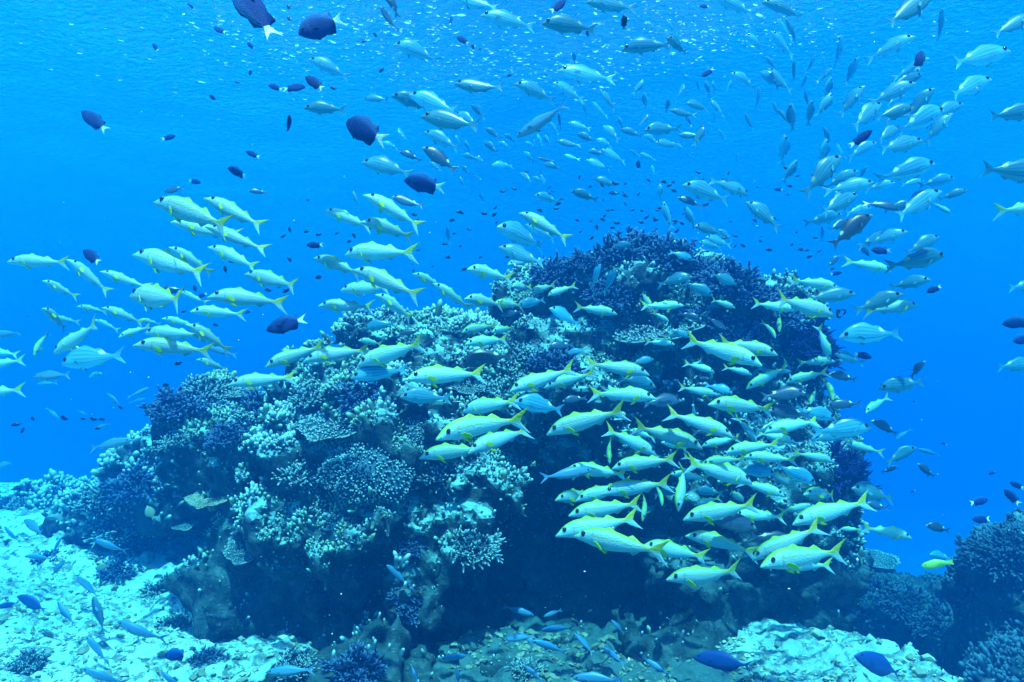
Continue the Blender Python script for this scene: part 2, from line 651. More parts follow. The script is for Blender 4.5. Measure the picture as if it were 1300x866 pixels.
def hit(px, py):
    """First rock point and normal along the pixel's line, or the seabed."""
    d = W(px, py, 1.0)
    loc, nrm, _, dist = BVH.ray_cast(Vector((0, 0, 0)), d.normalized())
    best = (loc, nrm, loc.dot(FWD)) if loc is not None else None
    if d.z < -0.02:
        t = 1.5
        while t < 16:
            q = d * t
            if q.z < bed_z(q.x, q.y):
                if best is None or t < best[2]:
                    best = (q, Vector((0, 0, 1)), t)
                break
            t += 0.05
    return best


# ------------------------------------------------------------------ stub geometry (coral tips)
def stub_template(sides=5):
    v, tip = [], []
    for r, z, t in ((1.0, -0.25, 0.0), (0.92, 0.55, 0.45), (0.58, 0.92, 0.9)):
        for a in range(sides):
            th = 2 * math.pi * a / sides
            v.append((r * math.cos(th), r * math.sin(th), z))
            tip.append(t)
    v.append((0, 0, 1.05))
    tip.append(1.0)
    f4, f3 = [], []
    for j in range(2):
        for a in range(sides):
            b = (a + 1) % sides
            f4.append((j * sides + a, j * sides + b, (j + 1) * sides + b, (j + 1) * sides + a))
    for a in range(sides):
        f3.append((2 * sides + a, 2 * sides + (a + 1) % sides, 3 * sides))
    return np.array(v), np.array(tip), np.array(f4), np.array(f3)


ST = stub_template()


def stubs(points, dirs, rad, length):
    """Many tapered stubs; returns verts, tips, quads, tris."""
    n = len(points)
    d = dirs / np.linalg.norm(dirs, axis=1, keepdims=True)
    ref = np.where(np.abs(d[:, 2:3]) < 0.9, np.array([[0, 0, 1.0]]), np.array([[1.0, 0, 0]]))
    a = np.cross(d, ref)
    a /= np.linalg.norm(a, axis=1, keepdims=True)
    b = np.cross(d, a)
    tv = ST[0]
    rad = np.asarray(rad).reshape(n, 1, 1)
    length = np.asarray(length).reshape(n, 1, 1)
    V = (points[:, None, :] + a[:, None, :] * tv[None, :, 0:1] * rad + b[:, None, :] * tv[None, :, 1:2] * rad
         + d[:, None, :] * tv[None, :, 2:3] * length)
    m = len(tv)
    off = (np.arange(n) * m)[:, None, None]
    return (V.reshape(-1, 3), np.tile(ST[1], n), (ST[2][None] + off).reshape(-1, 4), (ST[3][None] + off).reshape(-1, 3))


def sample_surface(v, q, n, weight):
    a, b, c, d = (v[q[:, i]] for i in range(4))
    nr = np.cross(c - a, d - b)
    ar = np.linalg.norm(nr, axis=1) + 1e-12
    nr = nr / ar[:, None]
    cen = (a + b + c + d) / 4
    w = ar * weight(cen, nr)
    idx = RNG.choice(len(q), n, p=w / w.sum())
    s, t = RNG.random((2, n, 1))
    p = (a[idx] * (1 - s) + b[idx] * s) * (1 - t) + (d[idx] * (1 - s) + c[idx] * s) * t
    return p, nr[idx]


def cover(name, v, q, n, kind_mat, big, seed):
    def weight(c, nr):
        patch = smooth(-0.15, 0.35, fbm(c, 1.7, 3, seed)) * 0.9 + 0.10
        fine = smooth(-0.2, 0.3, fbm(c, 6.0, 2, seed + 1)) * 0.9 + 0.1
        return patch * fine * (smooth(0.0, 0.65, nr[:, 2]) + 0.035) * (0.03 + 0.97 * smooth(-1.4, -0.85, c[:, 2]))
    p, nr = sample_surface(v, q, n, weight)
    d = nr * 0.9 + np.array([0, 0, 0.5]) + RNG.normal(0, 0.32, (n, 3))
    sz = np.exp(RNG.normal(0, 0.28, n))
    cl = smooth(-0.3, 0.5, fbm(p.astype(np.float32), 2.5, 2, seed + 2))
    rad = big * sz * (0.7 + 0.6 * cl)
    ln = rad * RNG.uniform(2.2, 4.6, n)
    V, T, F4, F3 = stubs(p, d, rad, ln)
    me = mesh_np(name, V, [F4, F3])
    add_attr(me, "tip", T)
    return tag(link(name, me, kind_mat), kind="stuff")


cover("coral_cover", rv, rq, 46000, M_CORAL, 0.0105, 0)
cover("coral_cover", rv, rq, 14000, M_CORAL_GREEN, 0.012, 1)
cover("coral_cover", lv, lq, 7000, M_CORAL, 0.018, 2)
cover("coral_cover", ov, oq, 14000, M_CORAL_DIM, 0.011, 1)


# loose rubble over the sand
def build_rubble():
    n = 34000
    y = 3.0 + 8.5 * RNG.random(n) ** 1.5
    x = RNG.uniform(-1, 1, n) * (y * 0.85 + 0.5)
    keep = fbm(np.stack([x, y, 0 * x], 1), 1.2, 3, 2) > -0.25
    x, y = x[keep], y[keep]
    n = len(x)
    z = bed_height(x, y)
    base = np.array([(1, 0, 0), (-1, 0, 0), (0, 1, 0), (0, -1, 0), (0, 0, 1), (0, 0, -1),
                     (.6, .6, .5), (-.6, .6, .5), (-.6, -.6, .5), (.6, -.6, .5)], float)
    tri = np.array([(0, 6, 9), (6, 4, 9), (2, 7, 6), (7, 4, 6), (1, 8, 7), (8, 4, 7), (3, 9, 8), (9, 4, 8),
                    (0, 2, 6), (2, 1, 7), (1, 3, 8), (3, 0, 9), (2, 0, 5), (1, 2, 5), (3, 1, 5), (0, 3, 5)])
    s = 0.0085 * np.exp(RNG.normal(0, 0.55, n))
    ax = RNG.uniform(0.5, 1.9, (n, 1, 3)) * s[:, None, None]
    V = base[None] * ax + RNG.normal(0, 0.18, (n, 10, 3)) * s[:, None, None]
    th = RNG.uniform(0, 6.28, n)
    c, si = np.cos(th)[:, None], np.sin(th)[:, None]
    V = np.stack([V[..., 0] * c - V[..., 1] * si, V[..., 0] * si + V[..., 1] * c, V[..., 2] * 0.8], -1)
    V += np.stack([x, y, z + s * 0.3], 1)[:, None, :]
    me = mesh_np("coral_rubble", V.reshape(-1, 3), (tri[None] + (np.arange(n) * 10)[:, None, None]).reshape(-1, 3), False)
    tt = np.clip(RNG.normal(0.55, 0.3, n), 0, 1) * np.where((x > -1.5) & (x < 1.5), 0.25, 1.0)  # pieces within the floor's painted shade band are darkened too
    add_attr(me, "tip", np.repeat(tt, 10))
    return tag(link("coral_rubble", me, M_CORAL_PALE), kind="stuff")


build_rubble()


# ------------------------------------------------------------------ coral colonies
def bush_mesh(seed, n=110, thin=1.0, spread=1.0):
    r = np.random.default_rng(seed)
    u = r.random(n)
    th = np.arange(n) * 2.399963 + r.normal(0, 0.2, n)
    ph = np.arccos(1 - u * 1.02 * spread)
    d = np.stack([np.sin(ph) * np.cos(th), np.sin(ph) * np.sin(th), np.cos(ph) * 0.9 + 0.12], 1)
    lens = r.uniform(0.55, 1.12, n) * (0.78 + 0.34 * smooth(-0.4, 0.5, fbm(d.astype(np.float32), 1.9, 2, seed)))
    base = d * np.array([0.35, 0.35, 0.15])
    tipp = d * lens[:, None] * np.array([1, 1, 0.72])
    P, D, RA, LN = [base], [tipp - base], [np.full(n, 0.055 * thin)], [np.linalg.norm(tipp - base, axis=1)]
    for k in range(5):
        f = r.uniform(0.35, 0.95, n)[:, None]
        p = base + (tipp - base) * f
        dd = (tipp - base) * 0.8 + r.normal(0, 0.36, (n, 3)) + np.array([0, 0, 0.2])
        P.append(p); D.append(dd); RA.append(np.full(n, 0.042 * thin)); LN.append(r.uniform(0.10, 0.36, n))
    V, T, F4, F3 = stubs(np.concatenate(P), np.concatenate(D), np.concatenate(RA), np.concatenate(LN))
    rad = np.linalg.norm(V, axis=1)
    T = T * smooth(0.35, 0.85, rad)
    # a solid heart that the branches grow from
    return V, T, F4, F3


def plate_mesh(seed, nubs=420, curl=0.10):
    r = np.random.default_rng(seed)
    A, rings = 40, [0.0, 0.3, 0.6, 0.85, 1.0]
    th = np.arange(A) * 2 * math.pi / A
    edge = 1 + 0.12 * np.sin(th * 2 + r.random() * 6) + 0.09 * np.sin(th * 5 + r.random() * 6) + 0.05 * np.sin(th * 9)
    verts, faces, tip = [], [], []
    for rr in rings[1:]:
        for a in range(A):
            verts.append((rr * edge[a] * math.cos(th[a]), rr * edge[a] * math.sin(th[a]), curl * rr * rr + 0.02 * math.sin(3 * th[a]) * rr))
            tip.append(0.35 + 0.55 * (rr > 0.9))
    for rr, zz in ((0.96, -0.055), (0.55, -0.13), (0.22, -0.26), (0.20, -0.75)):
        for a in range(A):
            verts.append((rr * edge[a] * math.cos(th[a]), rr * edge[a] * math.sin(th[a]), zz + curl * rr * rr))
            tip.append(0.1)
    nr = 8
    for j in range(nr - 1):
        for a in range(A):
            b = (a + 1) % A
            faces.append((j * A + a, (j + 1) * A + a, (j + 1) * A + b, j * A + b))
    c = len(verts)
    verts.append((0, 0, 0)); tip.append(0.35)
    tri = [(c, a, (a + 1) % A) for a in range(A)]
    rad = np.sqrt(r.random(nubs)) * 0.98
    t2 = r.random(nubs) * 2 * math.pi
    e = np.interp(t2, np.append(th, 2 * math.pi), np.append(edge, edge[0]))
    p = np.stack([rad * e * np.cos(t2), rad * e * np.sin(t2), curl * rad * rad], 1)
    d = np.stack([np.cos(t2) * rad * 0.8, np.sin(t2) * rad * 0.8, np.ones(nubs)], 1) + r.normal(0, 0.2, (nubs, 3))
    V, T, F4, F3 = stubs(p, d, r.uniform(0.02, 0.034, nubs), r.uniform(0.05, 0.11, nubs))
    V0 = np.array(verts)
    off = len(V0)
    return (np.concatenate([V0, V]), np.concatenate([tip, T]), np.concatenate([np.array(faces), F4 + off]),
            np.concatenate([np.array(tri), F3 + off]))


def dome_mesh(seed, nubs=1500):
    """A rounded head coral closely set with short knobs."""
    r = np.random.default_rng(seed)
    A, B = 36, 12
    verts = []
    for j in range(B + 1):
        ph = j / B * 1.75
        for a in range(A):
            t = 2 * math.pi * a / A
            verts.append((math.sin(ph) * math.cos(t), math.sin(ph) * math.sin(t), math.cos(ph) * 0.72))
    v = np.array(verts)
    bump = 1 + 0.13 * fbm(v.astype(np.float32), 2.2, 3, seed)
    v *= bump[:, None]
    faces = [(j * A + a, (j + 1) * A + a, (j + 1) * A + (a + 1) % A, j * A + (a + 1) % A) for j in range(B) for a in range(A)]
    u = r.random(nubs)
    ph = np.arccos(1 - u * 1.05)
    t = r.random(nubs) * 6.2832
    d = np.stack([np.sin(ph) * np.cos(t), np.sin(ph) * np.sin(t), np.cos(ph)], 1)
    p = d * np.array([1, 1, 0.72])
    p *= (1 + 0.13 * fbm(p.astype(np.float32), 2.2, 3, seed))[:, None]
    V, T, F4, F3 = stubs(p, d + r.normal(0, 0.15, d.shape), r.uniform(0.016, 0.034, nubs), r.uniform(0.04, 0.11, nubs))
    off = len(v)
    return (np.concatenate([v, V]), np.concatenate([np.full(off, 0.15), T]), np.concatenate([np.array(faces), F4 + off]), F3 + off)


def to_mesh(name, data, mat):
    me = mesh_np(name, data[0], [data[2], data[3]])
    add_attr(me, "tip", data[1])
    me.materials.append(mat)
    return me


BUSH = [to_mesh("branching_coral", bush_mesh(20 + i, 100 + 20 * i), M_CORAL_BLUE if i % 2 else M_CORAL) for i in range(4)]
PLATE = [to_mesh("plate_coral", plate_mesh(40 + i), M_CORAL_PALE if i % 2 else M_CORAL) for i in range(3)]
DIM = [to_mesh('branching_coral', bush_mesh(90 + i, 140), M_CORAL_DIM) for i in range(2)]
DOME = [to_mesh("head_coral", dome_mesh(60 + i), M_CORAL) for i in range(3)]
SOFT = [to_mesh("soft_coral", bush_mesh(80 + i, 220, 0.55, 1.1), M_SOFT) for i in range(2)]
FAMILY = {'b': ("branching_coral", BUSH, "branching corals on the reef"),
          'p': ("plate_coral", PLATE, "plate corals on the reef"),
          'h': ("head_coral", DOME, "knobbed head corals on the reef"),
          'v': ("soft_coral", SOFT, "dark soft corals on the reef")}
# kind, px, py, radius in metres, label
CORALS = [
    ('b', 706, 345, .24, "dark branching coral clump on the left end of the reef crest"),
    ('b', 742, 332, .20, "branching coral between the crest's left clump and its highest bushes"),
    ('b', 782, 322, .24, "branching coral bush beneath the pale fish at the reef's summit"),
    ('b', 818, 314, .27, "highest branching coral bush of the reef summit"),
    ('b', 852, 322, .25, "white tipped branching coral right beside the highest bush of the summit"),
    ('b', 880, 338, .20, "small branching coral on the slope right of the summit"),
    ('b', 925, 354, .26, "large dark branching coral crowning the right shoulder of the reef"),
    ('b', 958, 372, .25, "pale tipped branching coral on the right shoulder's outer edge"),
    ('b', 990, 400, .22, "lowest branching coral down the reef's right shoulder edge"),
    ('b', 905, 400, .24, "branching coral below the dark clump of the right shoulder"),
    ('b', 770, 372, .22, "branching coral below the reef summit's left side"),
    ('b', 940, 420, .22, "white flecked branching coral above the long right facing goatfish"),
    ('p', 835, 432, .34, "flat plate coral ledge across the dark upper middle of the reef"),
    ('b', 705, 460, .26, "round knobbed coral head above the pair of overlapping goatfish"),
    ('b', 655, 450, .20, "pale knobbed coral head in the middle of the bright slope"),
    ('b', 425, 398, .22, "branching coral bush under the leftmost goatfish of the upper slope"),
    ('b', 395, 420, .20, "branching coral just right of the large dark damselfish"),
    ('b', 352, 440, .16, "small branching coral at the reef edge below the large dark damselfish"),
    ('b', 262, 492, .22, "white tipped branching coral topping the reef's left shoulder"),
    ('b', 228, 514, .24, "broad branching coral jutting from the reef's far left edge"),
    ('p', 295, 500, .22, "tilted plate coral just below the left shoulder's top"),
    ('b', 330, 520, .24, "branching coral bush in the middle of the left shoulder"),
    ('b', 225, 556, .15, "small round branching coral hanging below the left edge"),
    ('b', 290, 548, .18, "knobbed coral head in the dip of the left shoulder"),
    ('p', 425, 545, .30, "pale tilted plate coral over the dark gap of the reef front"),
    ('b', 470, 500, .28, "white tipped coral thicket above the dark gap of the reef front"),
    ('b', 395, 500, .22, "branching coral left of the dark gap of the reef front"),
    ('h', 535, 535, .27, "large round coral head covered in white knobs"),
    ('b', 605, 500, .18, "pale coral lump under the goatfish of the bright slope"),
    ('p', 595, 492, .16, "small pale plate coral under a goatfish on the bright slope"),
    ('b', 385, 600, .24, "pale tipped coral clump at the left top of the front block"),
    ('h', 470, 575, .30, "broad knobbed coral mound on top of the front block"),
    ('b', 560, 600, .22, "white tipped coral at the right top of the front block"),
    ('p', 245, 622, .14, "small pale plate coral in the shadow of the left wall"),
    ('p', 268, 632, .15, "plate coral touching the small pale plate in the left shadow"),
    ('p', 238, 660, .18, "white edged plate coral lowest in the left shadow"),
    ('p', 308, 700, .15, "ring edged plate coral on the foot of the left wall"),
    ('b', 520, 690, .12, "small pale coral tuft on the dark face of the front block"),
    ('b', 600, 690, .20, "knobbed coral swelling at the right edge of the front block"),
    ('b', 525, 765, .20, "pale coral patch near the foot of the front block"),
    ('v', 1015, 425, .30, "dark violet soft coral on the reef's upper right side"),
    ('v', 1035, 445, .24, "violet soft coral just outside the larger one on the right side"),
    ('v', 1062, 590, .30, "blue violet soft coral low on the reef's right side"),
    ('b', 1025, 470, .18, "pale branching coral below the soft corals on the right side"),
    ('b', 130, 632, .26, "branching coral on top of the low left ridge"),
    ('b', 175, 612, .26, "branching coral where the left ridge meets the reef boulder"),
    ('b', 150, 668, .28, "white tipped coral spreading down the left ridge"),
    ('b', 175, 690, .22, "lowest white tipped coral of the left ridge"),
    ('b', 205, 745, .20, "rounded coral head on the sand below the left ridge"),
    ('b', 150, 722, .22, "branching coral on the sand in front of the left ridge"),
    ('b', 222, 790, .16, "pale rounded coral on the sand beside the reef foot"),
    ('b', 1105, 745, .26, "branching coral on the left part of the right outcrop"),
    ('b', 1150, 765, .30, "widest branching coral of the right outcrop's lit slope"),
    ('b', 1195, 785, .28, "white tipped coral at the lower end of the lit slope"),
    ('p', 1110, 712, .26, "pale plate coral standing out at the top left of the right outcrop"),
    ('b', 1265, 700, .26, "dark knobbed coral on the shoulder of the far right rock"),
    ('b', 668, 852, .15, "pale tipped coral tuft on rubble under the dark hollow"),
    ('b', 452, 846, .16, "wide coral tuft at the bottom edge under the front block"),
    ('b', 372, 842, .13, "coral tuft where the reef foot meets the left sand"),
    ('b', 62, 706, .15, "small coral tuft on the pale sand at the far left"),
    ('b', 36, 838, .13, "coral tuft in the lower left corner of the sand"),
    ('b', 262, 832, .12, "little coral tuft on the sand near the dark wrasse"),
    ('b', 25, 640, .20, "low coral on the sand crest at the far left edge"),
    ('b', 78, 626, .22, "coral clump on the sand crest left of the low ridge"),
    ('b', 1290, 690, .24, "dark branching coral at the very top of the far right rock"),
]
for i, (kd, px, py, r, lab) in enumerate(CORALS):
    h_ = hit(px, py + 6)
    if h_ is None: continue
    loc, nrm, _d = h_
    nm, pool, grp = FAMILY[kd]
    crest = kd == 'b' and py < 425 and px > 690
    o = bpy.data.objects.new(nm, pool[(i % 2) * 2 + 1] if crest else (DIM[i % 2] if px > 1070 and kd != 'p' else pool[i % len(pool)]))
    COL.objects.link(o)
    up = (nrm * 0.55 + Vector((0, -0.15, 1.0))).normalized()
    if kd == 'p':
        up = (nrm * 0.25 + Vector((random.uniform(-.15, .15), -0.28, 1.0))).normalized()
    rot = up.to_track_quat('Z', 'Y').to_matrix().to_4x4() @ Matrix.Rotation(random.uniform(0, 6.28), 4, 'Z')
    sink = {'b': 0.10, 'p': -0.28, 'h': 0.42, 'v': 0.1}[kd]
    s = r * random.uniform(0.92, 1.08)
    o.matrix_world = Matrix.Translation(loc - up * (sink * s)) @ rot @ Matrix.Diagonal((s, s, s * random.uniform(0.85, 1.1), 1))
    tag(o, lab, "coral", grp)


# ------------------------------------------------------------------ fish
def prof(tab, u):
    t = np.array(tab)
    # monotone-ish smooth interpolation
    xs = t[:, 0]
    out = []
    for c in range(1, t.shape[1]):
        ys = t[:, c]
        m = np.gradient(ys, xs)
        i = np.clip(np.searchsorted(xs, u) - 1, 0, len(xs) - 2)
        hh = xs[i + 1] - xs[i]
        s = (u - xs[i]) / hh
        h00 = 2 * s**3 - 3 * s**2 + 1
        h10 = s**3 - 2 * s**2 + s
        h01 = -2 * s**3 + 3 * s**2
        h11 = s**3 - s**2
        out.append(h00 * ys[i] + h10 * hh * m[i] + h01 * ys[i + 1] + h11 * hh * m[i + 1])
    return out


# u, half height above, half height below, half width, centre line
SPEC = {
    'g': dict(body=[(0, .008, .008, .006, -.040), (.03, .022, .020, .020, -.034), (.08, .050, .036, .036, -.024), (.14, .074, .054, .047, -.014),
                    (.22, .092, .078, .056, -.004), (.33, .100, .092, .060, 0), (.46, .093, .088, .056, 0), (.60, .070, .068, .044, 0),
                    (.72, .045, .043, .027, 0), (.80, .028, .027, .014, 0), (.85, .024, .024, .008, 0)],
              tail=(.125, .085, .105, 1.2), dorsal=[(.34, .385, .47, .024), (.60, .63, .74, .030)], anal=[(.62, .65, .74, .030)],
              eye=(.125, .52, .027), pect=(.26, -.25), pelv=.30),
    's': dict(body=[(0, .010, .010, .008, -.035), (.03, .036, .024, .024, -.030), (.08, .076, .046, .042, -.022), (.15, .118, .078, .056, -.012),
                    (.25, .152, .112, .066, 0), (.37, .160, .128, .068, 0), (.50, .142, .118, .060, 0), (.63, .098, .084, .044, 0),
                    (.74, .054, .050, .026, 0), (.80, .032, .031, .014, 0), (.84, .026, .026, .008, 0)],
              tail=(.120, .085, .090, 1.1), dorsal=[(.28, .38, .56, .026), (.56, .62, .72, .026)], anal=[(.58, .62, .72, .034)],
              eye=(.105, .45, .034), pect=(.28, -.20), pelv=.33),
    'd': dict(body=[(0, .012, .012, .010, -.02), (.03, .050, .042, .030, -.016), (.09, .110, .090, .052, -.008), (.18, .170, .145, .072, 0),
                    (.30, .208, .190, .082, 0), (.44, .212, .200, .078, 0), (.57, .175, .170, .060, 0), (.68, .115, .112, .038, 0),
                    (.76, .065, .064, .020, 0), (.81, .046, .046, .010, 0)],
              tail=(.135, .085, .110, 1.3), dorsal=[(.26, .50, .62, .040), (.58, .70, .80, .085)], anal=[(.56, .68, .79, .085)],
              eye=(.10, .42, .030), pect=(.28, -.10), pelv=.32),
    'f': dict(body=[(0, .008, .008, .006, -.008), (.03, .028, .024, .020, -.007), (.09, .054, .048, .036, -.004), (.18, .078, .072, .050, 0),
                    (.30, .094, .090, .058, 0), (.44, .094, .092, .056, 0), (.58, .074, .074, .044, 0), (.70, .046, .046, .026, 0),
                    (.79, .024, .024, .012, 0), (.85, .017, .017, .007, 0)],
              tail=(.110, .065, .105, 1.1), dorsal=[(.32, .38, .72, .022)], anal=[(.58, .62, .74, .020)],
              eye=(.09, .30, .018), pect=(.24, -.10), pelv=.34),
    'u': dict(body=[(0, .012, .012, .010, -.03), (.03, .046, .036, .026, -.026), (.09, .100, .082, .044, -.014), (.18, .150, .136, .056, 0),
                    (.30, .180, .172, .062, 0), (.45, .180, .176, .060, 0), (.60, .140, .140, .046, 0), (.71, .080, .080, .026, 0),
                    (.79, .034, .034, .014, 0), (.83, .024, .024, .009, 0)],
              tail=(.165, .045, .150, 1.4), dorsal=[(.20, .45, .76, .045)], anal=[(.34, .55, .76, .042)],
              eye=(.11, .55, .022), pect=(.26, 0), pelv=.30),
    'p': dict(body=[(0, .020, .020, .014, 0), (.03, .052, .048, .032, 0), (.10, .092, .088, .052, 0), (.22, .122, .120, .064, 0),
                    (.38, .130, .130, .064, 0), (.55, .112, .112, .052, 0), (.70, .078, .078, .034, 0), (.79, .056, .056, .018, 0), (.84, .052, .052, .010, 0)],
              tail=(.085, .12, .03, 1.0), dorsal=[(.26, .45, .76, .030)], anal=[(.52, .60, .76, .028)],
              eye=(.11, .42, .020), pect=(.26, 0), pelv=.32),
    'b': dict(body=[(0, .012, .012, .010, -.02), (.05, .040, .040, .024, -.016), (.12, .110, .105, .044, -.006), (.22, .190, .185, .056, 0),
                    (.36, .245, .240, .062, 0), (.50, .245, .240, .058, 0), (.64, .185, .180, .042, 0), (.74, .100, .100, .022, 0), (.80, .055, .055, .010, 0)],
              tail=(.10, .13, .02, 1.0), dorsal=[(.24, .55, .78, .060)], anal=[(.40, .60, .78, .060)],
              eye=(.11, .36, .026), pect=(.26, 0), pelv=.32),
}
ANG = [0, .10, .45, .85, 1.25, 1.62, 2.05, 2.5, 2.85, 3.04]
ANG = ANG + [math.pi] + [2 * math.pi - a for a in ANG[:0:-1]]
ANG = np.array(ANG)


def fish_mesh(name, sp, bend, mats):
    S = SPEC[sp]
    ub = S['body'][-1][0]
    us = sorted(set(np.round(np.concatenate([np.linspace(0, .16, 10) ** 1.0, np.linspace(.18, ub, 30)] +
                                            [np.array(f[:3]) for f in S['dorsal'] + S['anal']]), 4)))
    us = np.array([u for u in us if u <= ub])
    T, B, Wd, C = prof(S['body'], us)
    verts, fv, fu, finm = [], [], [], []
    m = len(ANG)
    ca, sa = np.cos(ANG), np.sin(ANG)

    def fin_h(fins, u):
        h = 0
        for a, b, c, hh in fins:
            if a < u < c:
                h = max(h, hh * (((u - a) / (b - a)) ** 0.8 if u < b else ((c - u) / (c - b)) ** 0.9))
        return h
    ringfin = []
    for i, u in enumerate(us):
        y = Wd[i] * sa
        z = np.where(ca > 0, T[i] * ca, B[i] * ca) + C[i]
        x = np.full(m, u)
        # slightly squared flanks
        dh, ah = fin_h(S['dorsal'], u), fin_h(S['anal'], u)
        z[0] += dh
        x[0] += dh * 0.7
        z[m // 2] -= ah
        x[m // 2] += ah * 0.7
        ringfin.append((dh, ah))
        verts.append(np.stack([x, y, z], 1))
        fv.append(ca.copy())
        fu.append(np.full(m, u))
    span, base, fork, pw = S['tail']
    nt = 7
    h0 = T[-1]
    for j in range(1, nt + 1):
        t = j / nt
        hh = h0 + (span - h0) * t ** 0.85
        x = ub + t * (base + fork * np.abs(ca) ** pw) * 1.0
        y = 0.006 * (1 - 0.8 * t) * sa
        verts.append(np.stack([x, y, hh * ca + C[-1]], 1))
        fv.append(ca.copy())
        fu.append(np.full(m, ub + 0.15 * t))
    V = np.concatenate(verts)
    nr = len(verts)
    # one swimming bend towards the tail
    s = np.clip((V[:, 0] - 0.30) / 0.7, 0, 1.2)
    V[:, 1] += bend * s ** 1.8
    V[:, 0] = 0.5 - V[:, 0]
    q, mi = [], []
    nb = len(us)
    for r in range(nr - 1):
        for a in range(m):
            b = (a + 1) % m
            q.append((r * m + a, r * m + b, (r + 1) * m + b, (r + 1) * m + a))
            isf = r >= nb - 1
            if not isf:
                d0, a0 = ringfin[r]
                d1, a1 = ringfin[r + 1]
                if (a == 0 or b == 0) and (d0 > .004 or d1 > .004): isf = True
                if (a == m // 2 or b == m // 2) and (a0 > .004 or a1 > .004): isf = True
            mi.append(1 if isf else 0)
    tri = [(0, b, a) for a, b in zip(range(1, m - 1), range(2, m))]
    last = (nr - 1) * m
    q2 = []
    for a in range(1, m // 2):
        q2.append((last + a - 1 if a > 1 else last, last + a, last + m - a, last + (m - a + 1) % m))
    me = mesh_np(name, V, [np.array(q), np.array(q2), np.array(tri)])
    add_attr(me, "fv", np.concatenate(fv))
    add_attr(me, "fu", np.concatenate(fu))
    for k in mats: me.materials.append(k)
    mi = np.array(mi + [1] * len(q2) + [0] * len(tri), np.int32)
    if len(me.polygons) == len(mi):
        me.polygons.foreach_set("material_index", mi)
    return me


def fin_plate(name, pts, thick, mat):
    """A thin fin: outline pts in its own xz plane, thickened."""
    p = np.array(pts, float)
    n = len(p)
    V = np.concatenate([np.stack([p[:, 0], np.full(n, t), p[:, 1]], 1) for t in (-thick, thick)])
    V[0, 1] *= 1.6
    V[n, 1] *= 1.6
    tri = [(0, i, i + 1) for i in range(1, n - 1)] + [(n, n + i + 1, n + i) for i in range(1, n - 1)]
    q = [(i, n + i, n + (i + 1) % n, (i + 1) % n) for i in range(n)]
    me = mesh_np(name, V, [np.array(tri), np.array(q)], False)
    me.materials.append(mat)
    return me


def eye_mesh(mat):
    A, B = 10, 6
    V, q = [], []
    for j in range(B + 1):
        ph = math.pi * j / B
        for a in range(A):
            t = 2 * math.pi * a / A
            V.append((math.sin(ph) * math.cos(t), math.cos(ph) * 0.55, math.sin(ph) * math.sin(t)))
    for j in range(B):
        for a in range(A):
            q.append((j * A + a, j * A + (a + 1) % A, (j + 1) * A + (a + 1) % A, (j + 1) * A + a))
    me = mesh_np("eye", np.array(V), np.array(q))
    me.materials.append(mat)
    return me


def vary(k, col, amt=0.25):
    rnd = k.n("ShaderNodeObjectInfo").outputs['Random']
    hs = k.n("ShaderNodeHueSaturation")
    k.l(col, hs.inputs['Color'])
    k.l(k.math('ADD', k.math('MULTIPLY', rnd, amt), 1 - amt * 0.5), hs.inputs['Value'])
    return hs.outputs[0]


def mat_goat():
    k = NT("goatfish_skin")
    v, u = k.attr("fv"), k.attr("fu")
    n = k.noise(45, 3, 0.6, k.coord())
    col = k.mix(k.step(v, 0.58, 0.95), (0.34, 0.66, 0.80), (0.24, 0.58, 0.06))
    st = k.math('SUBTRACT', 1.0, k.step(k.math('ABSOLUTE', k.math('SUBTRACT', v, 0.30)), 0.02, 0.10), clamp=True)
    st = k.math('MULTIPLY', st, k.step(u, 0.12, 0.24))
    col = k.mix(k.math('MULTIPLY', st, 0.8), col, (0.50, 0.54, 0.04))
    col = k.mix(k.step(v, -0.35, -0.75), col, (0.30, 0.60, 0.80))
    tailw = k.step(u, 0.70, 0.87)
    col = k.mix(k.math('MULTIPLY', tailw, k.step(v, -0.6, 0.4)), col, (0.42, 0.54, 0.02))
    gill = k.math('SUBTRACT', 1.0, k.step(k.math('ABSOLUTE', k.math('SUBTRACT', u, 0.235)), 0.002, 0.012), clamp=True)
    gill = k.math('MULTIPLY', gill, k.step(k.math('ABSOLUTE', v), 0.75, 0.5))
    col = k.mix(k.math('MULTIPLY', gill, 0.4), col, (0.12, 0.18, 0.20))
    col = k.mix(k.math('MULTIPLY', n, 0.18), col, (0.4, 0.42, 0.4))
    mouth = k.math('MULTIPLY', k.step(u, 0.055, 0.045), k.step(k.math('ABSOLUTE', k.math('ADD', v, 0.25)), 0.2, 0.05))
    col = k.mix(k.math('MULTIPLY', mouth, 0.7), col, (0.2, 0.2, 0.2))
    sc = k.n("ShaderNodeTexVoronoi")
    sc.inputs['Scale'].default_value = 60
    k.l(k.coord(), sc.inputs['Vector'])
    col = vary(k, col, 0.4)
    k.bsdf(col, 0.38, sc.outputs[0], 0.25, 0.012, 0.5)
    return k.thin(col, 0.32)


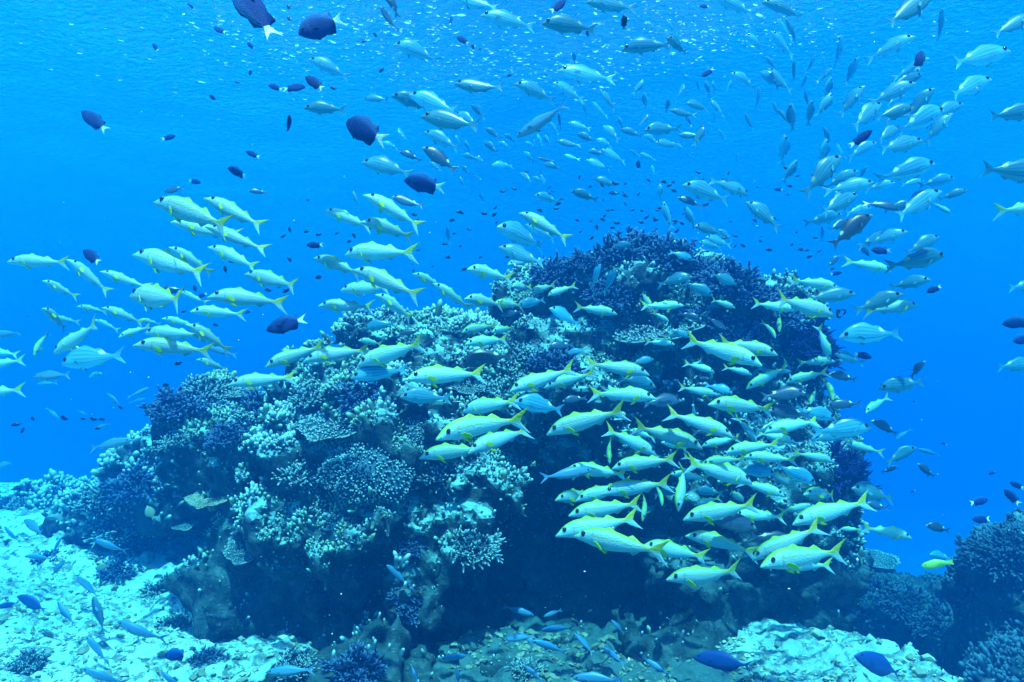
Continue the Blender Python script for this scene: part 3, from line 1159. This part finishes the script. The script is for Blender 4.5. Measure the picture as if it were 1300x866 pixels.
def mat_striped(dark):
    k = NT("dark_bream_skin" if dark else "striped_bream_skin")
    v, u = k.attr("fv"), k.attr("fu")
    if dark:
        flank, back, belly, line = (0.03, 0.07, 0.16), (0.012, 0.03, 0.08), (0.08, 0.14, 0.22), (0.008, 0.018, 0.05)
    else:
        flank, back, belly, line = (0.11, 0.56, 0.78), (0.05, 0.38, 0.62), (0.20, 0.66, 0.84), (0.02, 0.20, 0.38)
    col = k.mix(k.step(v, 0.1, 0.85), flank, back)
    col = k.mix(k.step(v, -0.2, -0.7), col, belly)
    wav = k.math('SINE', k.math('ADD', k.math('MULTIPLY', v, 17.0), k.math('MULTIPLY', u, 5.0)))
    st = k.math('MULTIPLY', k.step(wav, 0.15, 0.75), k.step(u, 0.18, 0.28))
    st = k.math('MULTIPLY', st, k.step(v, -0.75, -0.4))
    col = k.mix(k.math('MULTIPLY', st, 0.55), col, line)
    # pale blaze under the end of the back fin
    du = k.math('DIVIDE', k.math('SUBTRACT', u, 0.685), 0.05)
    dv = k.math('DIVIDE', k.math('SUBTRACT', v, 0.80), 0.35)
    rr = k.math('ADD', k.math('MULTIPLY', du, du), k.math('MULTIPLY', dv, dv))
    col = k.mix(k.step(rr, 1.2, 0.4), col, (0.74, 0.80, 0.50))
    col = k.mix(k.step(u, 0.10, 0.02), col, (0.34, 0.48, 0.52) if not dark else (0.3, 0.35, 0.4))
    n = k.noise(40, 3, 0.6, k.coord())
    col = k.mix(k.math('MULTIPLY', n, 0.2), col, (0.2, 0.24, 0.26))
    col = vary(k, col, 0.7)
    k.bsdf(col, 0.32, None, spec=0.6)
    return k.thin(col, 0.55 if not dark else 0.25)


def mat_plain(name, back, belly, rough=0.4, amt=0.3, cross=0.0):
    k = NT(name)
    v = k.attr("fv")
    n = k.noise(30, 3, 0.6, k.coord())
    col = k.mix(k.step(v, 0.55, -0.5), back, belly)
    col = k.mix(k.math('MULTIPLY', n, 0.3), col, tuple(x * 0.5 for x in back))
    col = vary(k, col, amt)
    k.bsdf(col, rough, None, spec=0.4)
    return k.thin(col, 0.3)


def mat_damsel():
    k = NT("dark_damselfish_skin")
    u, v = k.attr("fu"), k.attr("fv")
    n = k.noise(30, 3, 0.6, k.coord())
    col = k.mix(n, (0.0005, 0.012, 0.11), (0.001, 0.024, 0.17))
    col = k.mix(k.step(v, 0.3, 0.95), col, (0.004, 0.06, 0.22))  # sheen along the back, painted as a lighter blue
    gl = k.math('MULTIPLY', k.step(k.math('ABSOLUTE', k.math('SUBTRACT', u, 0.22)), 0.016, 0.004), k.step(k.math('ABSOLUTE', v), 0.7, 0.4))
    col = k.mix(gl, col, (0.03, 0.07, 0.22))
    col = k.mix(k.step(u, 0.775, 0.80), col, (0.80, 0.80, 0.76))
    return k.bsdf(vary(k, col, 0.5), 0.6, k.noise(70, 2, 0.5, k.coord()), 0.4, 0.02, spec=0.16)


def mat_simple(name, c, rough=0.5, spec=0.3):
    k = NT(name)
    n = k.noise(22, 3, 0.6, k.coord())
    return k.bsdf(k.mix(k.math('MULTIPLY', n, 0.5), c, tuple(x * 0.55 for x in c)), rough, None, spec=spec)


M_GOAT, M_STRIPE, M_DARKS = mat_goat(), mat_striped(False), mat_striped(True)
M_YFIN = mat_simple("yellow_fin", (0.54, 0.70, 0.006))
M_SFIN = mat_simple("grey_fin", (0.08, 0.36, 0.54))
M_DSFIN = mat_simple("dark_fin", (0.06, 0.09, 0.16))
M_DAM = mat_damsel()
M_WHITE = mat_simple("white_tail", (0.80, 0.80, 0.76))
M_DFIN = mat_simple("black_fin", (0.004, 0.012, 0.10), 0.8, 0.1)
M_FUS = mat_plain("fusilier_skin", (0.06, 0.26, 0.56), (0.22, 0.44, 0.62))
M_FFIN = mat_simple("blue_fin", (0.16, 0.32, 0.46))
M_SUR = mat_plain("surgeonfish_skin", (0.015, 0.07, 0.34), (0.02, 0.10, 0.42))
M_SURFIN = mat_simple("surgeonfish_fin", (0.012, 0.06, 0.30))
M_PAR = mat_plain("wrasse_skin", (0.45, 0.70, 0.08), (0.70, 0.80, 0.14))
M_PARFIN = mat_simple("green_fin", (0.50, 0.70, 0.08))
M_BUT = mat_plain("butterflyfish_skin", (0.30, 0.36, 0.24), (0.40, 0.44, 0.34))
M_BUTFIN = mat_simple("butterflyfish_fin", (0.35, 0.38, 0.10))
M_SPECK = mat_plain("small_damselfish_skin", (0.005, 0.012, 0.06), (0.008, 0.02, 0.09))
M_EYE = None


def mat_eye():
    k = NT("fish_eye")
    return k.bsdf((0.01, 0.01, 0.014), 0.12, None, spec=0.6)


M_EYE = mat_eye()
KINDS = {  # code: name, profile, materials, true length, description, category
    'g': ("goatfish", 'g', (M_GOAT, M_YFIN), 0.36, "yellow-tailed pale goatfish", "goatfish"),
    's': ("striped_bream", 's', (M_STRIPE, M_SFIN), 0.27, "silver striped bream", "bream"),
    'S': ("dark_bream", 's', (M_DARKS, M_DSFIN), 0.27, "dark blue bream", "bream"),
    'd': ("damselfish", 'd', (M_DAM, M_DFIN), 0.17, "dark damselfish", "damselfish"),
    'e': ("white_tailed_damselfish", 'd', (M_DAM, M_WHITE), 0.17, "white-tailed dark damselfish", "damselfish"),
    'f': ("fusilier", 'f', (M_FUS, M_FFIN), 0.28, "slender blue fusilier", "fusilier"),
    'u': ("surgeonfish", 'u', (M_SUR, M_SURFIN), 0.34, "deep blue surgeonfish", "surgeonfish"),
    'p': ("green_wrasse", 'p', (M_PAR, M_PARFIN), 0.22, "bright yellow-green wrasse", "wrasse"),
    'b': ("butterflyfish", 'b', (M_BUT, M_BUTFIN), 0.16, "small round pale butterflyfish", "butterflyfish"),
    'k': ("small_damselfish", 'd', (M_SPECK, M_SPECK), 0.055, "tiny dark damselfish", "damselfish"),
}
BENDS = (-0.17, -0.09, -0.03, 0.04, 0.10, 0.16)
MESH = {k: [fish_mesh(v[0], v[1], b, v[2]) for b in BENDS] for k, v in KINDS.items()}
EYE = eye_mesh(M_EYE)
FINM = {'g': M_YFIN, 's': M_SFIN, 'S': M_DSFIN, 'd': M_DFIN, 'e': M_DFIN, 'f': M_FFIN, 'u': M_SURFIN, 'p': M_PARFIN, 'b': M_BUTFIN, 'k': M_SPECK}
PECT = {k: fin_plate("pectoral_fin", [(0, 0), (-.03, .022), (-.09, .018), (-.125, -.008), (-.10, -.030), (-.04, -.022)], .0018, m) for k, m in FINM.items()}
PELV = {k: fin_plate("pelvic_fin", [(0, 0), (-.035, .004), (-.075, -.014), (-.095, -.032), (-.055, -.028)], .0018, m) for k, m in FINM.items()}


def body_at(sp, u):
    S = SPEC[sp]
    return [float(a[0]) for a in prof(S['body'], np.array([u]))]


def fish_parts(code, root, app):
    sp = KINDS[code][1]
    S = SPEC[sp]
    u, v, r = S['eye']
    T, B, Wd, C = body_at(sp, u)
    a = math.acos(v)
    for s in (-1, 1):
        e = bpy.data.objects.new("eye", EYE)
        COL.objects.link(e)
        e.parent = root
        e.location = (0.5 - u, s * Wd * math.sin(a) * 1.0, T * v + C)
        e.scale = (r, r * 0.9, r)
    if app < 48: return
    u, v = S['pect']
    T, B, Wd, C = body_at(sp, u)
    for s in (-1, 1):
        e = bpy.data.objects.new("pectoral_fin", PECT[code])
        COL.objects.link(e)
        e.parent = root
        e.location = (0.5 - u, s * Wd * 0.95, (T if v > 0 else B) * v + C)
        e.rotation_euler = (R(-18 * s), R(-14), R(-s * random.uniform(14, 38)))
    u = S['pelv']
    T, B, Wd, C = body_at(sp, u)
    for s in (-1, 1):
        e = bpy.data.objects.new("pelvic_fin", PELV[code])
        COL.objects.link(e)
        e.parent = root
        e.location = (0.5 - u, s * Wd * 0.35, -B * 0.93 + C)
        e.rotation_euler = (R(s * -22), R(random.uniform(-16, 0)), R(-s * 10))


FISH = """
# left school
g 9 330 88 334
g 87 328 138 373 28
g 55 355 97 378 40
g 128 343 188 368 30
g 165 372 241 384
g 170 319 266 351
g 216 312 270 348 20
g 196 252 292 289
g 218 279 305 306
g 261 249 335 291
g 265 311 330 342
g 311 345 382 367
g 264 374 362 382
g 242 393 311 400
g 262 285 338 321 20
g 170 435 270 447
g 183 420 252 426
g 206 403 250 415 30
g 238 410 295 447 30
g 67 447 130 412
s 78 460 152 450
g 54 390 88 418 50
g 98 388 136 397 40
g 130 389 183 410 20
g 150 427 190 415 40
g 43 450 57 422 52
g -28 466 29 457
f -15 426 28 422
g -40 500 24 495
f 42 478 88 475
f 47 487 73 486
f 189 492 162 505
f 184 506 166 511
f 136 499 155 518
f 75 531 58 517
f 111 527 96 520
f 119 545 142 537
s 113 478 134 473 40
f 168 558 112 570
f -6 592 21 587
g -20 445 22 450
g 66 402 100 410 40
g 120 405 150 420 35
g 176 405 205 412 35
g 225 368 262 386 30
S 200 372 232 366
g 250 455 290 470 30
f 262 440 300 452 30
# middle school
g 412 265 472 290
g 463 245 535 288
g 459 279 529 301
S 498 249 537 265
g 437 320 523 320
g 398 325 462 348
g 449 339 534 377
g 432 366 500 367
g 404 386 473 391
g 478 372 526 405 30
g 525 346 564 366 30
g 551 358 596 393
g 590 377 640 388 40
g 594 339 646 355 40
g 644 335 677 331 45
g 660 268 722 304
s 632 286 692 313
s 634 312 690 338
s 668 284 706 304
S 645 347 664 352
g 650 362 674 366 60
g 672 371 704 362 40
g 695 374 728 364 28
g 627 384 662 388 45
s 658 388 694 380
S 637 400 664 396
g 586 420 628 413 35
g 624 420 656 417 40
g 590 435 648 430 20
S 583 460 652 451
s 698 390 737 413
S 695 440 730 437
g 784 397 730 391
s 762 335 750 366 30
s 781 340 768 374 30
f 448 242 456 264
f 568 286 570 310
# bright slope
g 336 463 412 439
g 385 456 468 441
g 452 461 543 436
g 290 486 375 479
g 455 431 486 437 30
s 445 478 518 468
g 515 478 618 474
s 508 502 572 506
s 462 416 502 410
S 506 424 534 420
g 646 494 726 471
g 690 490 756 474
s 653 508 718 522
g 586 520 656 509
g 555 552 657 528
g 593 572 676 541
g 532 578 618 568
g 692 548 793 520
g 825 473 744 461
g 833 503 750 499
s 832 490 788 480
S 865 507 815 513
S 714 509 745 505
g 834 576 771 545
g 893 566 804 540
g 932 552 848 523
# crowded school
g 776 592 857 583
g 719 592 798 604
f 752 596 688 607
g 705 632 762 628 35
g 730 633 802 616
g 763 624 849 613
g 721 651 815 641
g 704 676 810 661
g 727 675 842 703
g 774 587 771 555 50
g 815 660 824 624 45
g 859 648 873 590 30
g 841 641 836 612 50
s 881 623 918 625
g 866 656 963 642
g 870 677 958 698
g 952 708 1042 671
g 1004 662 1106 636
g 966 714 1068 699
g 985 716 1058 718
g 815 690 896 708
g 845 732 943 730
S 960 668 893 660
g 930 652 1000 656
g 1020 625 1070 630 30
s 1081 618 1136 634
S 1096 640 1128 645
g 944 578 1010 584
g 920 576 972 566
g 956 610 871 588
g 888 588 945 582
g 997 628 938 611
g 1019 622 968 595
s 1036 613 984 590
g 1074 562 1119 575
g 945 635 921 622 -40
g 1066 671 1094 673
g 1158 681 1096 670
g 946 492 1001 466
g 997 484 1049 472
g 1057 506 1051 477 58
g 1028 512 1037 494 55
S 1022 497 966 505
S 975 520 1030 528
g 912 500 860 493
g 900 510 979 520
g 969 547 1042 532
g 962 564 939 528
g 882 532 879 512 -50
g 909 534 911 516 -50
s 1106 541 1034 549
g 921 572 987 564
S 925 545 878 549
g 890 565 940 556
s 930 498 895 487
g 1010 560 960 550
s 1000 540 955 548
g 1060 585 1010 575
s 985 600 930 596
g 850 600 900 608
g 905 595 868 580
s 1060 530 1010 520
s 1075 548 1030 560
g 800 545 828 556 30
g 840 560 870 570 30
s 860 620 830 630
g 880 640 915 632
g 1035 640 990 650
S 1010 690 950 680
# upper face of the reef
g 1060 398 982 381
g 1012 392 955 386
g 988 448 912 434
g 968 460 866 431
g 990 420 986 395 55
g 985 428 972 408 50
g 1054 456 1039 415
g 1060 457 1012 461
g 868 386 813 391
g 857 436 819 434
g 908 472 868 460 20
g 828 390 811 370 50
g 850 408 828 396
s 879 350 833 360
g 934 390 902 381
s 905 375 868 358
S 922 418 896 403
S 890 405 860 397
s 876 428 848 417
g 872 420 842 428
e 1107 454 1084 449
s 1060 448 1096 462
S 1052 474 1088 483
S 1050 515 1094 512
g 1098 523 1125 505 40
s 1086 372 1022 380
g 1066 364 1004 356
s 880 330 852 318
s 800 308 772 318
s 935 360 900 348
s 740 445 712 452
g 760 470 735 456 30
s 830 455 800 462
g 955 475 920 466
# right open water
s 1181 354 1128 365
s 1146 372 1083 396
g 1166 386 1103 395
s 1065 426 1141 423
d 1176 371 1196 363
S 1174 458 1154 480
s 1115 492 1178 486
S 1106 533 1143 552
f 1136 559 1157 544
s 1163 567 1122 588
f 1165 570 1195 578
S 1166 588 1181 606
S 1165 588 1188 606
d 1254 634 1230 639
d 1275 621 1294 640
d 1282 612 1300 620
d 1234 659 1260 659
S 1175 666 1208 675
p 1170 719 1210 713
s 1180 703 1206 709
u 879 834 960 845
u 1085 831 1150 859
d 1255 603 1264 598
d 1272 411 1312 408
d 1286 433 1312 428
S 1140 592 1118 600
s 1330 222 1249 214
g 1332 262 1280 267
s 1322 346 1292 348
s 1328 360 1282 365
s 1312 462 1268 466
d 1158 509 1164 511
d 1195 562 1202 565
d 1155 626 1162 622
# right-hand swirl
s 1182 -6 1123 35
s 1161 45 1098 77
s 1196 11 1194 54 35
s 1312 18 1258 48
s 1282 63 1202 86
s 1258 99 1200 126
s 1320 140 1253 149
d 1170 64 1164 88
s 1179 73 1135 103
s 1162 104 1103 133
s 1170 94 1128 113
s 1148 120 1124 135
s 1162 134 1110 151
s 1155 132 1121 159
s 1185 111 1149 153
s 1198 138 1141 167
s 1222 131 1176 152
s 1208 143 1174 181
s 1118 130 1082 164
s 1112 135 1087 161
s 1143 160 1110 181
s 1171 177 1111 194
d 1107 165 1080 187
s 1112 180 1075 202
s 1069 45 1062 88 35
s 1089 72 1075 110 30
s 1097 108 1065 149 15
s 1035 70 1025 94 40
s 1046 72 1045 92 50
s 1056 86 1037 107 20
s 1056 98 1044 127 20
s 1056 118 1036 149
s 1024 95 1018 116 40
s 1022 115 1025 137 40
s 1030 127 1026 161 25
s 1003 131 1009 168 25
s 1046 161 1056 187 25
s 1050 176 1041 213 20
s 1062 182 1072 202 30
s 997 171 993 211 25
s 1012 203 993 232 15
s 1066 196 1022 247
s 1089 216 1047 238
s 1101 210 1090 229 30
s 1110 231 1045 243
s 1136 231 1098 241
s 1187 206 1119 227
s 1211 225 1170 236
s 1173 229 1142 236
s 1194 241 1135 278
s 1228 241 1193 252
g 1209 271 1181 257 25
S 1142 265 1098 254
s 1088 246 1040 271
s 1069 271 1023 285
s 1106 263 1072 272
S 1078 279 1050 294
S 1106 271 1054 313
f 1044 286 1045 308
s 1152 293 1098 310
s 1136 293 1087 315
e 1106 317 1130 319
S 1104 325 1087 308
s 1192 299 1151 322
s 1199 322 1133 340
g 1132 343 1075 331
S 1066 324 1050 340
d 1069 346 1054 348
d 1060 341 1052 342
s 1160 258 1120 268
# upper school right half
s 905 -6 959 17
s 968 1 1023 18
d 888 8 901 8
s 789 62 853 54
s 847 47 873 68
s 846 25 857 45 40
s 946 44 975 63 40
s 979 39 1005 75 20
s 990 25 1001 54 30
s 998 23 1014 56 25
s 972 71 986 90 30
s 975 86 1003 119 15
s 966 90 987 109
s 1008 77 1007 107 35
s 928 92 961 111
s 963 110 964 138 35
s 981 129 990 150 30
s 988 139 1007 161 20
s 946 143 955 167 25
s 937 194 935 211 30
d 890 97 906 88
d 870 147 880 160
s 817 101 803 121
s 818 117 820 140 20
s 868 106 862 124
s 848 125 846 144 20
s 823 144 812 162
s 885 102 886 116 30
s 895 102 903 121
s 905 102 909 117
s 928 102 923 117
s 872 130 900 139 40
s 851 139 883 149
s 902 125 920 149
s 907 143 908 156 30
s 912 164 921 177
s 893 158 881 189
s 785 148 791 163
s 787 164 816 173
s 818 164 862 165
s 817 171 836 183
s 832 180 863 186
s 861 171 890 174
s 895 156 899 168
# upper school left half
s 576 -6 633 15
s 610 18 680 34
d 718 0 698 17
s 688 28 758 37
s 745 1 807 13
k 793 18 791 37
k 738 36 734 44
k 745 38 747 47
d 573 21 572 33
d 580 47 595 55
k 600 55 601 64
k 606 61 612 64
s 709 88 781 103
s 728 64 731 82 20
s 577 105 638 117
s 654 105 706 127
s 702 104 741 129
s 736 125 748 146 20
f 655 174 722 134
s 762 113 782 141
s 752 129 768 151 35
s 766 159 786 179
s 699 155 709 172
s 709 143 711 165
s 692 171 698 186
s 721 155 750 165
s 707 178 737 188
s 732 169 756 180
s 757 176 779 186
s 746 192 768 196
s 764 189 795 206
s 600 136 615 153
s 616 162 636 177
s 614 180 633 194
s 632 180 648 188
s 667 180 681 188
k 650 94 643 98
s 386 136 439 139
s 392 74 443 97
s 462 125 493 126
s 497 120 553 138
s 520 118 581 146
s 535 146 608 163
s 579 143 606 160
s 539 166 583 190
S 537 186 580 218
d 440 154 482 176
s 485 180 506 188
S 507 192 534 202
s 460 205 520 217
d 513 228 564 239
s 505 162 515 179
s 598 132 614 150
s 578 171 586 184
s 590 178 597 192
s 586 196 606 202
s 600 201 617 206
s 624 209 652 210
s 586 210 597 222
s 600 222 611 229
s 584 224 590 239
s 545 205 560 218
s 609 245 614 256
s 665 192 677 206
S 683 200 703 206
s 690 208 712 214
s 692 236 684 218
s 660 219 676 232
s 679 247 710 257
s 744 202 775 216
s 754 226 785 236
S 748 190 768 196
S 772 245 787 246
s 725 242 759 254
s 813 194 833 203
d 810 203 811 216
s 828 209 830 222
s 838 233 837 253
s 842 256 853 292
s 871 263 883 290
s 847 295 866 310
s 867 233 925 256
S 860 250 892 262
s 950 247 904 226
s 948 255 991 291
s 882 286 918 297
s 896 300 928 313
s 912 291 930 306
s 887 307 918 315
d 982 240 994 241
s 640 170 655 180
s 682 170 690 184
s 716 196 736 204
s 800 190 812 200
s 550 196 562 206
s 676 224 690 232
# dark fish upper left
e 297 -22 349 50
e 379 42 435 25
e 272 35 288 43
d 314 54 322 62
e 341 108 358 113
e 388 110 358 112
e 388 97 411 114
d 367 146 367 172 40
d 312 192 330 200
e 104 141 136 166
d 194 55 201 65
e 223 172 205 177
d 238 4 247 12
e 289 213 315 224
e 255 232 240 229
S 208 243 235 239
S 315 242 341 245
d 106 317 128 335
e 338 419 389 404
S 483 8 502 41
S 490 -10 507 17
s 500 55 558 75
k 266 121 274 127
k 317 96 319 88
k 298 104 306 105
k 419 111 427 113
k 366 20 368 29
k 366 5 367 13
k 459 54 466 51
k 474 42 479 47
k 481 92 488 87
k 463 8 467 6
d 389 311 411 311
d 388 254 395 255
# specks near the left schools
k 386 295 394 292
k 401 299 409 296
k 425 298 431 294
k 356 302 364 298
k 367 288 369 296
k 365 326 370 333
k 285 337 287 347
k 247 361 248 371
d 250 378 262 372
k 290 332 298 333
k 400 353 410 351
k 336 368 346 369
k 359 372 368 366
d 311 398 320 394
k 14 540 26 538
k 26 550 33 542
k 40 528 43 535
k 77 529 85 533
k 102 531 109 533
k 114 531 123 533
k 125 532 134 533
k 120 545 128 543
k 150 515 156 520
k 270 412 278 413
k 230 397 237 394
k 221 463 231 460
k 206 490 215 488
k 205 498 210 502
k 33 401 37 402
k 447 296 452 303
k 440 308 447 305
# bottom left sand
f 118 684 160 702
f 31 706 70 708
f 78 682 64 705
f 83 711 61 733
f 97 731 127 759
f 118 757 134 802
f 73 763 95 794
f 149 788 205 817
f 109 807 138 842
f 104 848 158 872
f 204 852 230 876
u 22 756 62 776
u -6 772 26 764
f 31 660 56 678
f 5 668 24 690
b 122 720 138 719
b 186 642 196 660
e 208 832 240 831
f 338 853 400 850
f 491 717 518 742
f 687 800 728 796
f 658 802 680 820
f 730 804 753 830
f 764 821 793 843
f 776 787 794 805
f 678 781 638 770
f 690 783 714 774
f 675 813 720 828
f 665 845 692 866
f 818 836 850 858
f 726 860 790 862
f 560 836 600 833
f 582 866 579 842
f 530 866 520 842 30
f 640 812 680 808
"""
records = []
for line in FISH.strip().splitlines():
    p = line.split()
    if not p or p[0].startswith('#'): continue
    code = p[0]
    nums = [float(x) for x in p[1:]]
    for j in range(0, 1):
        nx, ny, tx, ty = nums[:4]
        phi = nums[4] if len(nums) > 4 else random.gauss(0, 14)
        records.append([code, nx, ny, tx, ty, phi])

# schools of specks too small to tell apart
def specks(x0, y0, x1, y1, n):
    for _ in range(n):
        x, y = random.uniform(x0, x1), random.uniform(y0, y1)
        l = random.choice((5, 6, 6, 7, 8, 9))
        a = random.choice((0, math.pi)) + random.gauss(0, 0.6)
        records.append(['k', x, y, x + l * math.cos(a), y + l * math.sin(a), random.uniform(-25, 25)])


specks(735, 225, 870, 300, 46)
specks(640, 205, 740, 275, 12)
specks(880, 215, 1020, 330, 28)
specks(560, 260, 650, 345, 18)
specks(470, 250, 560, 345, 10)
specks(1010, 290, 1040, 325, 6)


def blocked(px, py, d):
    h_ = hit(px, py)
    return h_[2] if h_ is not None else 99.0


ORD = ["", "first", "second", "third", "fourth", "fifth", "sixth", "seventh", "eighth", "ninth", "tenth", "eleventh", "twelfth"]


def zone(x, y):
    if y > 560 and x < 300: return "over the left sand"
    if y > 745 and x < 830: return "in darkness below the reef"
    if y > 690 and x >= 1060 or (y > 580 and x > 1120): return "by the right outcrop"
    if y > 745: return "above the right sand"
    if x < 215 and 235 < y < 410: return "high in the left school"
    if x < 400 and 235 < y < 410: return "in the upper left school"
    if x < 350 and y < 235: return "in open water upper left"
    if x < 340: return "low in the left school"
    if y < 52: return "right under the rippled surface"
    if x < 560 and y < 240: return "left of the upper school"
    if x >= 1030 and y < 130: return "atop the right-hand swirl"
    if x >= 1030 and y < 240: return "in the right-hand swirl"
    if x >= 1030 and y < 345: return "in the swirl's lower part"
    if x >= 1060 and y < 620: return "in water beside the reef"
    if x >= 930 and y < 240: return "between upper school and swirl"
    if x >= 780 and y < 240: return "right in the upper school"
    if x >= 560 and y < 240: return "centre of the upper school"
    if x < 640 and y < 415: return "above the reef's left slope"
    if x >= 840 and y < 345: return "above the reef's right shoulder"
    if y < 345: return "above the reef crest"
    if x < 660: return "over the bright reef slope"
    if y < 430: return "before the reef's upper face"
    if y < 500: return "across the reef's middle face"
    if y < 570: return "in the crowded school's top"
    if y < 640: return "in the crowded school's middle"
    return "low in the crowded school"


def pose(nx, ny, tx, ty, phi):
    a = math.degrees(math.atan2(ty - ny, abs(nx - tx) + 1e-6))
    if phi >= 50: return "coming head-on"
    if phi <= -50: return "seen from behind"
    side = "leftward" if nx < tx else "rightward"
    if a > 55: return "climbing steeply"
    if a < -55: return "diving steeply"
    if a > 15: return "rising " + side
    if a < -15: return "dipping " + side
    return "level " + side


info = []
for rec in records:
    code, nx, ny, tx, ty, phi = rec
    nm, sp, mats, tl, desc, cat = KINDS[code]
    app = math.hypot(nx - tx, ny - ty)
    ph = R(phi)
    L_true = tl * random.uniform(0.93, 1.07)
    if code in 'de': L_true *= 1.15 if app > 40 else (0.62 if app < 30 else 0.85)
    if code in 'sS' and app < 40: L_true *= 0.78
    d = L_true * FPX * math.cos(ph) / max(app, 3.0)
    d = min(max(d, 1.7), 15.0)
    lim = min(blocked(nx, ny, d), blocked(tx, ty, d), blocked((nx + tx) / 2, (ny + ty) / 2, d))
    real = app / math.cos(ph) * d / FPX
    if d + 0.5 * real * abs(math.sin(ph)) + 0.12 > lim:
        d = lim - 0.16 - random.uniform(0, 0.35) - 0.5 * real * abs(math.sin(ph))
        d = max(d, 1.5)
    a, b = W(nx, ny, d), W(tx, ty, d)
    vec = a - b
    mid = (a + b) / 2
    view = mid.normalized()
    vec = vec - view * (vec.length * math.tan(ph))
    length = vec.length
    x = vec.normalized()
    up = Vector((0, 0, 1))
    if abs(x.z) > 0.8:
        up = (Vector((0, 0, 0.55)) + UP.cross(x) * 0 + RIGHT * (-0.8 if nx <= tx else 0.8) - FWD * 0.3).normalized()
    roll = random.gauss(0, 0.16)
    y = up.cross(x).normalized()
    z = x.cross(y)
    y, z = y * math.cos(roll) + z * math.sin(roll), z * math.cos(roll) - y * math.sin(roll)
    o = bpy.data.objects.new(nm, random.choice(MESH[code]))
    COL.objects.link(o)
    m = Matrix((x, y, z)).transposed().to_4x4()
    girth = length * random.uniform(0.94, 1.06) * {'g': 1.16, 's': 1.10, 'S': 1.08, 'u': 0.72, 'd': 1.0, 'e': 1.0}.get(code, 1.04)
    o.matrix_world = Matrix.Translation(mid) @ m @ Matrix.Diagonal((length, girth, girth, 1))
    if app >= 30 and code != 'k': fish_parts(code, o, app / math.cos(ph))
    size = "small" if app < 30 else ("large" if app > 72 else "medium")
    if code == 'k':
        lab = desc + " speck drifting over the reef" if y is not None and ny > 200 and nx > 440 else desc + " speck in open water"
        info.append((o, None, lab, nx, cat, "tiny dark damselfish"))
    else:
        info.append((o, (size, desc, pose(nx, ny, tx, ty, phi), zone((nx + tx) / 2, (ny + ty) / 2)), None, (nx + tx) / 2, cat,
                     {'g': "school of yellow-tailed goatfish", 's': "school of striped bream", 'S': "school of striped bream", 'd': "dark damselfish",
                      'e': "dark damselfish", 'f': "blue fusiliers"}.get(code)))
count = {}
for t in info:
    if t[1]: count.setdefault(t[1], []).append(t)
for key, lst in count.items():
    lst.sort(key=lambda t: t[3])
    for i, t in enumerate(lst):
        lab = f"{key[0]} {key[1]} {key[2]} {key[3]}"
        if len(lst) > 1:
            tot = 'two three four five six seven eight nine ten eleven twelve'.split() + [str(q) for q in range(13, 60)]
            where = "leftmost" if i == 0 else ("rightmost" if i == len(lst) - 1 else (ORD[i + 1] if i + 1 < len(ORD) else f"{i+1}th"))
            lab += f", {where} of {tot[len(lst) - 2]}" + ("" if where.endswith("most") else " from left")
        tag(t[0], lab, t[4], t[5])
for t in info:
    if t[1] is None: tag(t[0], t[2], t[4], t[5])
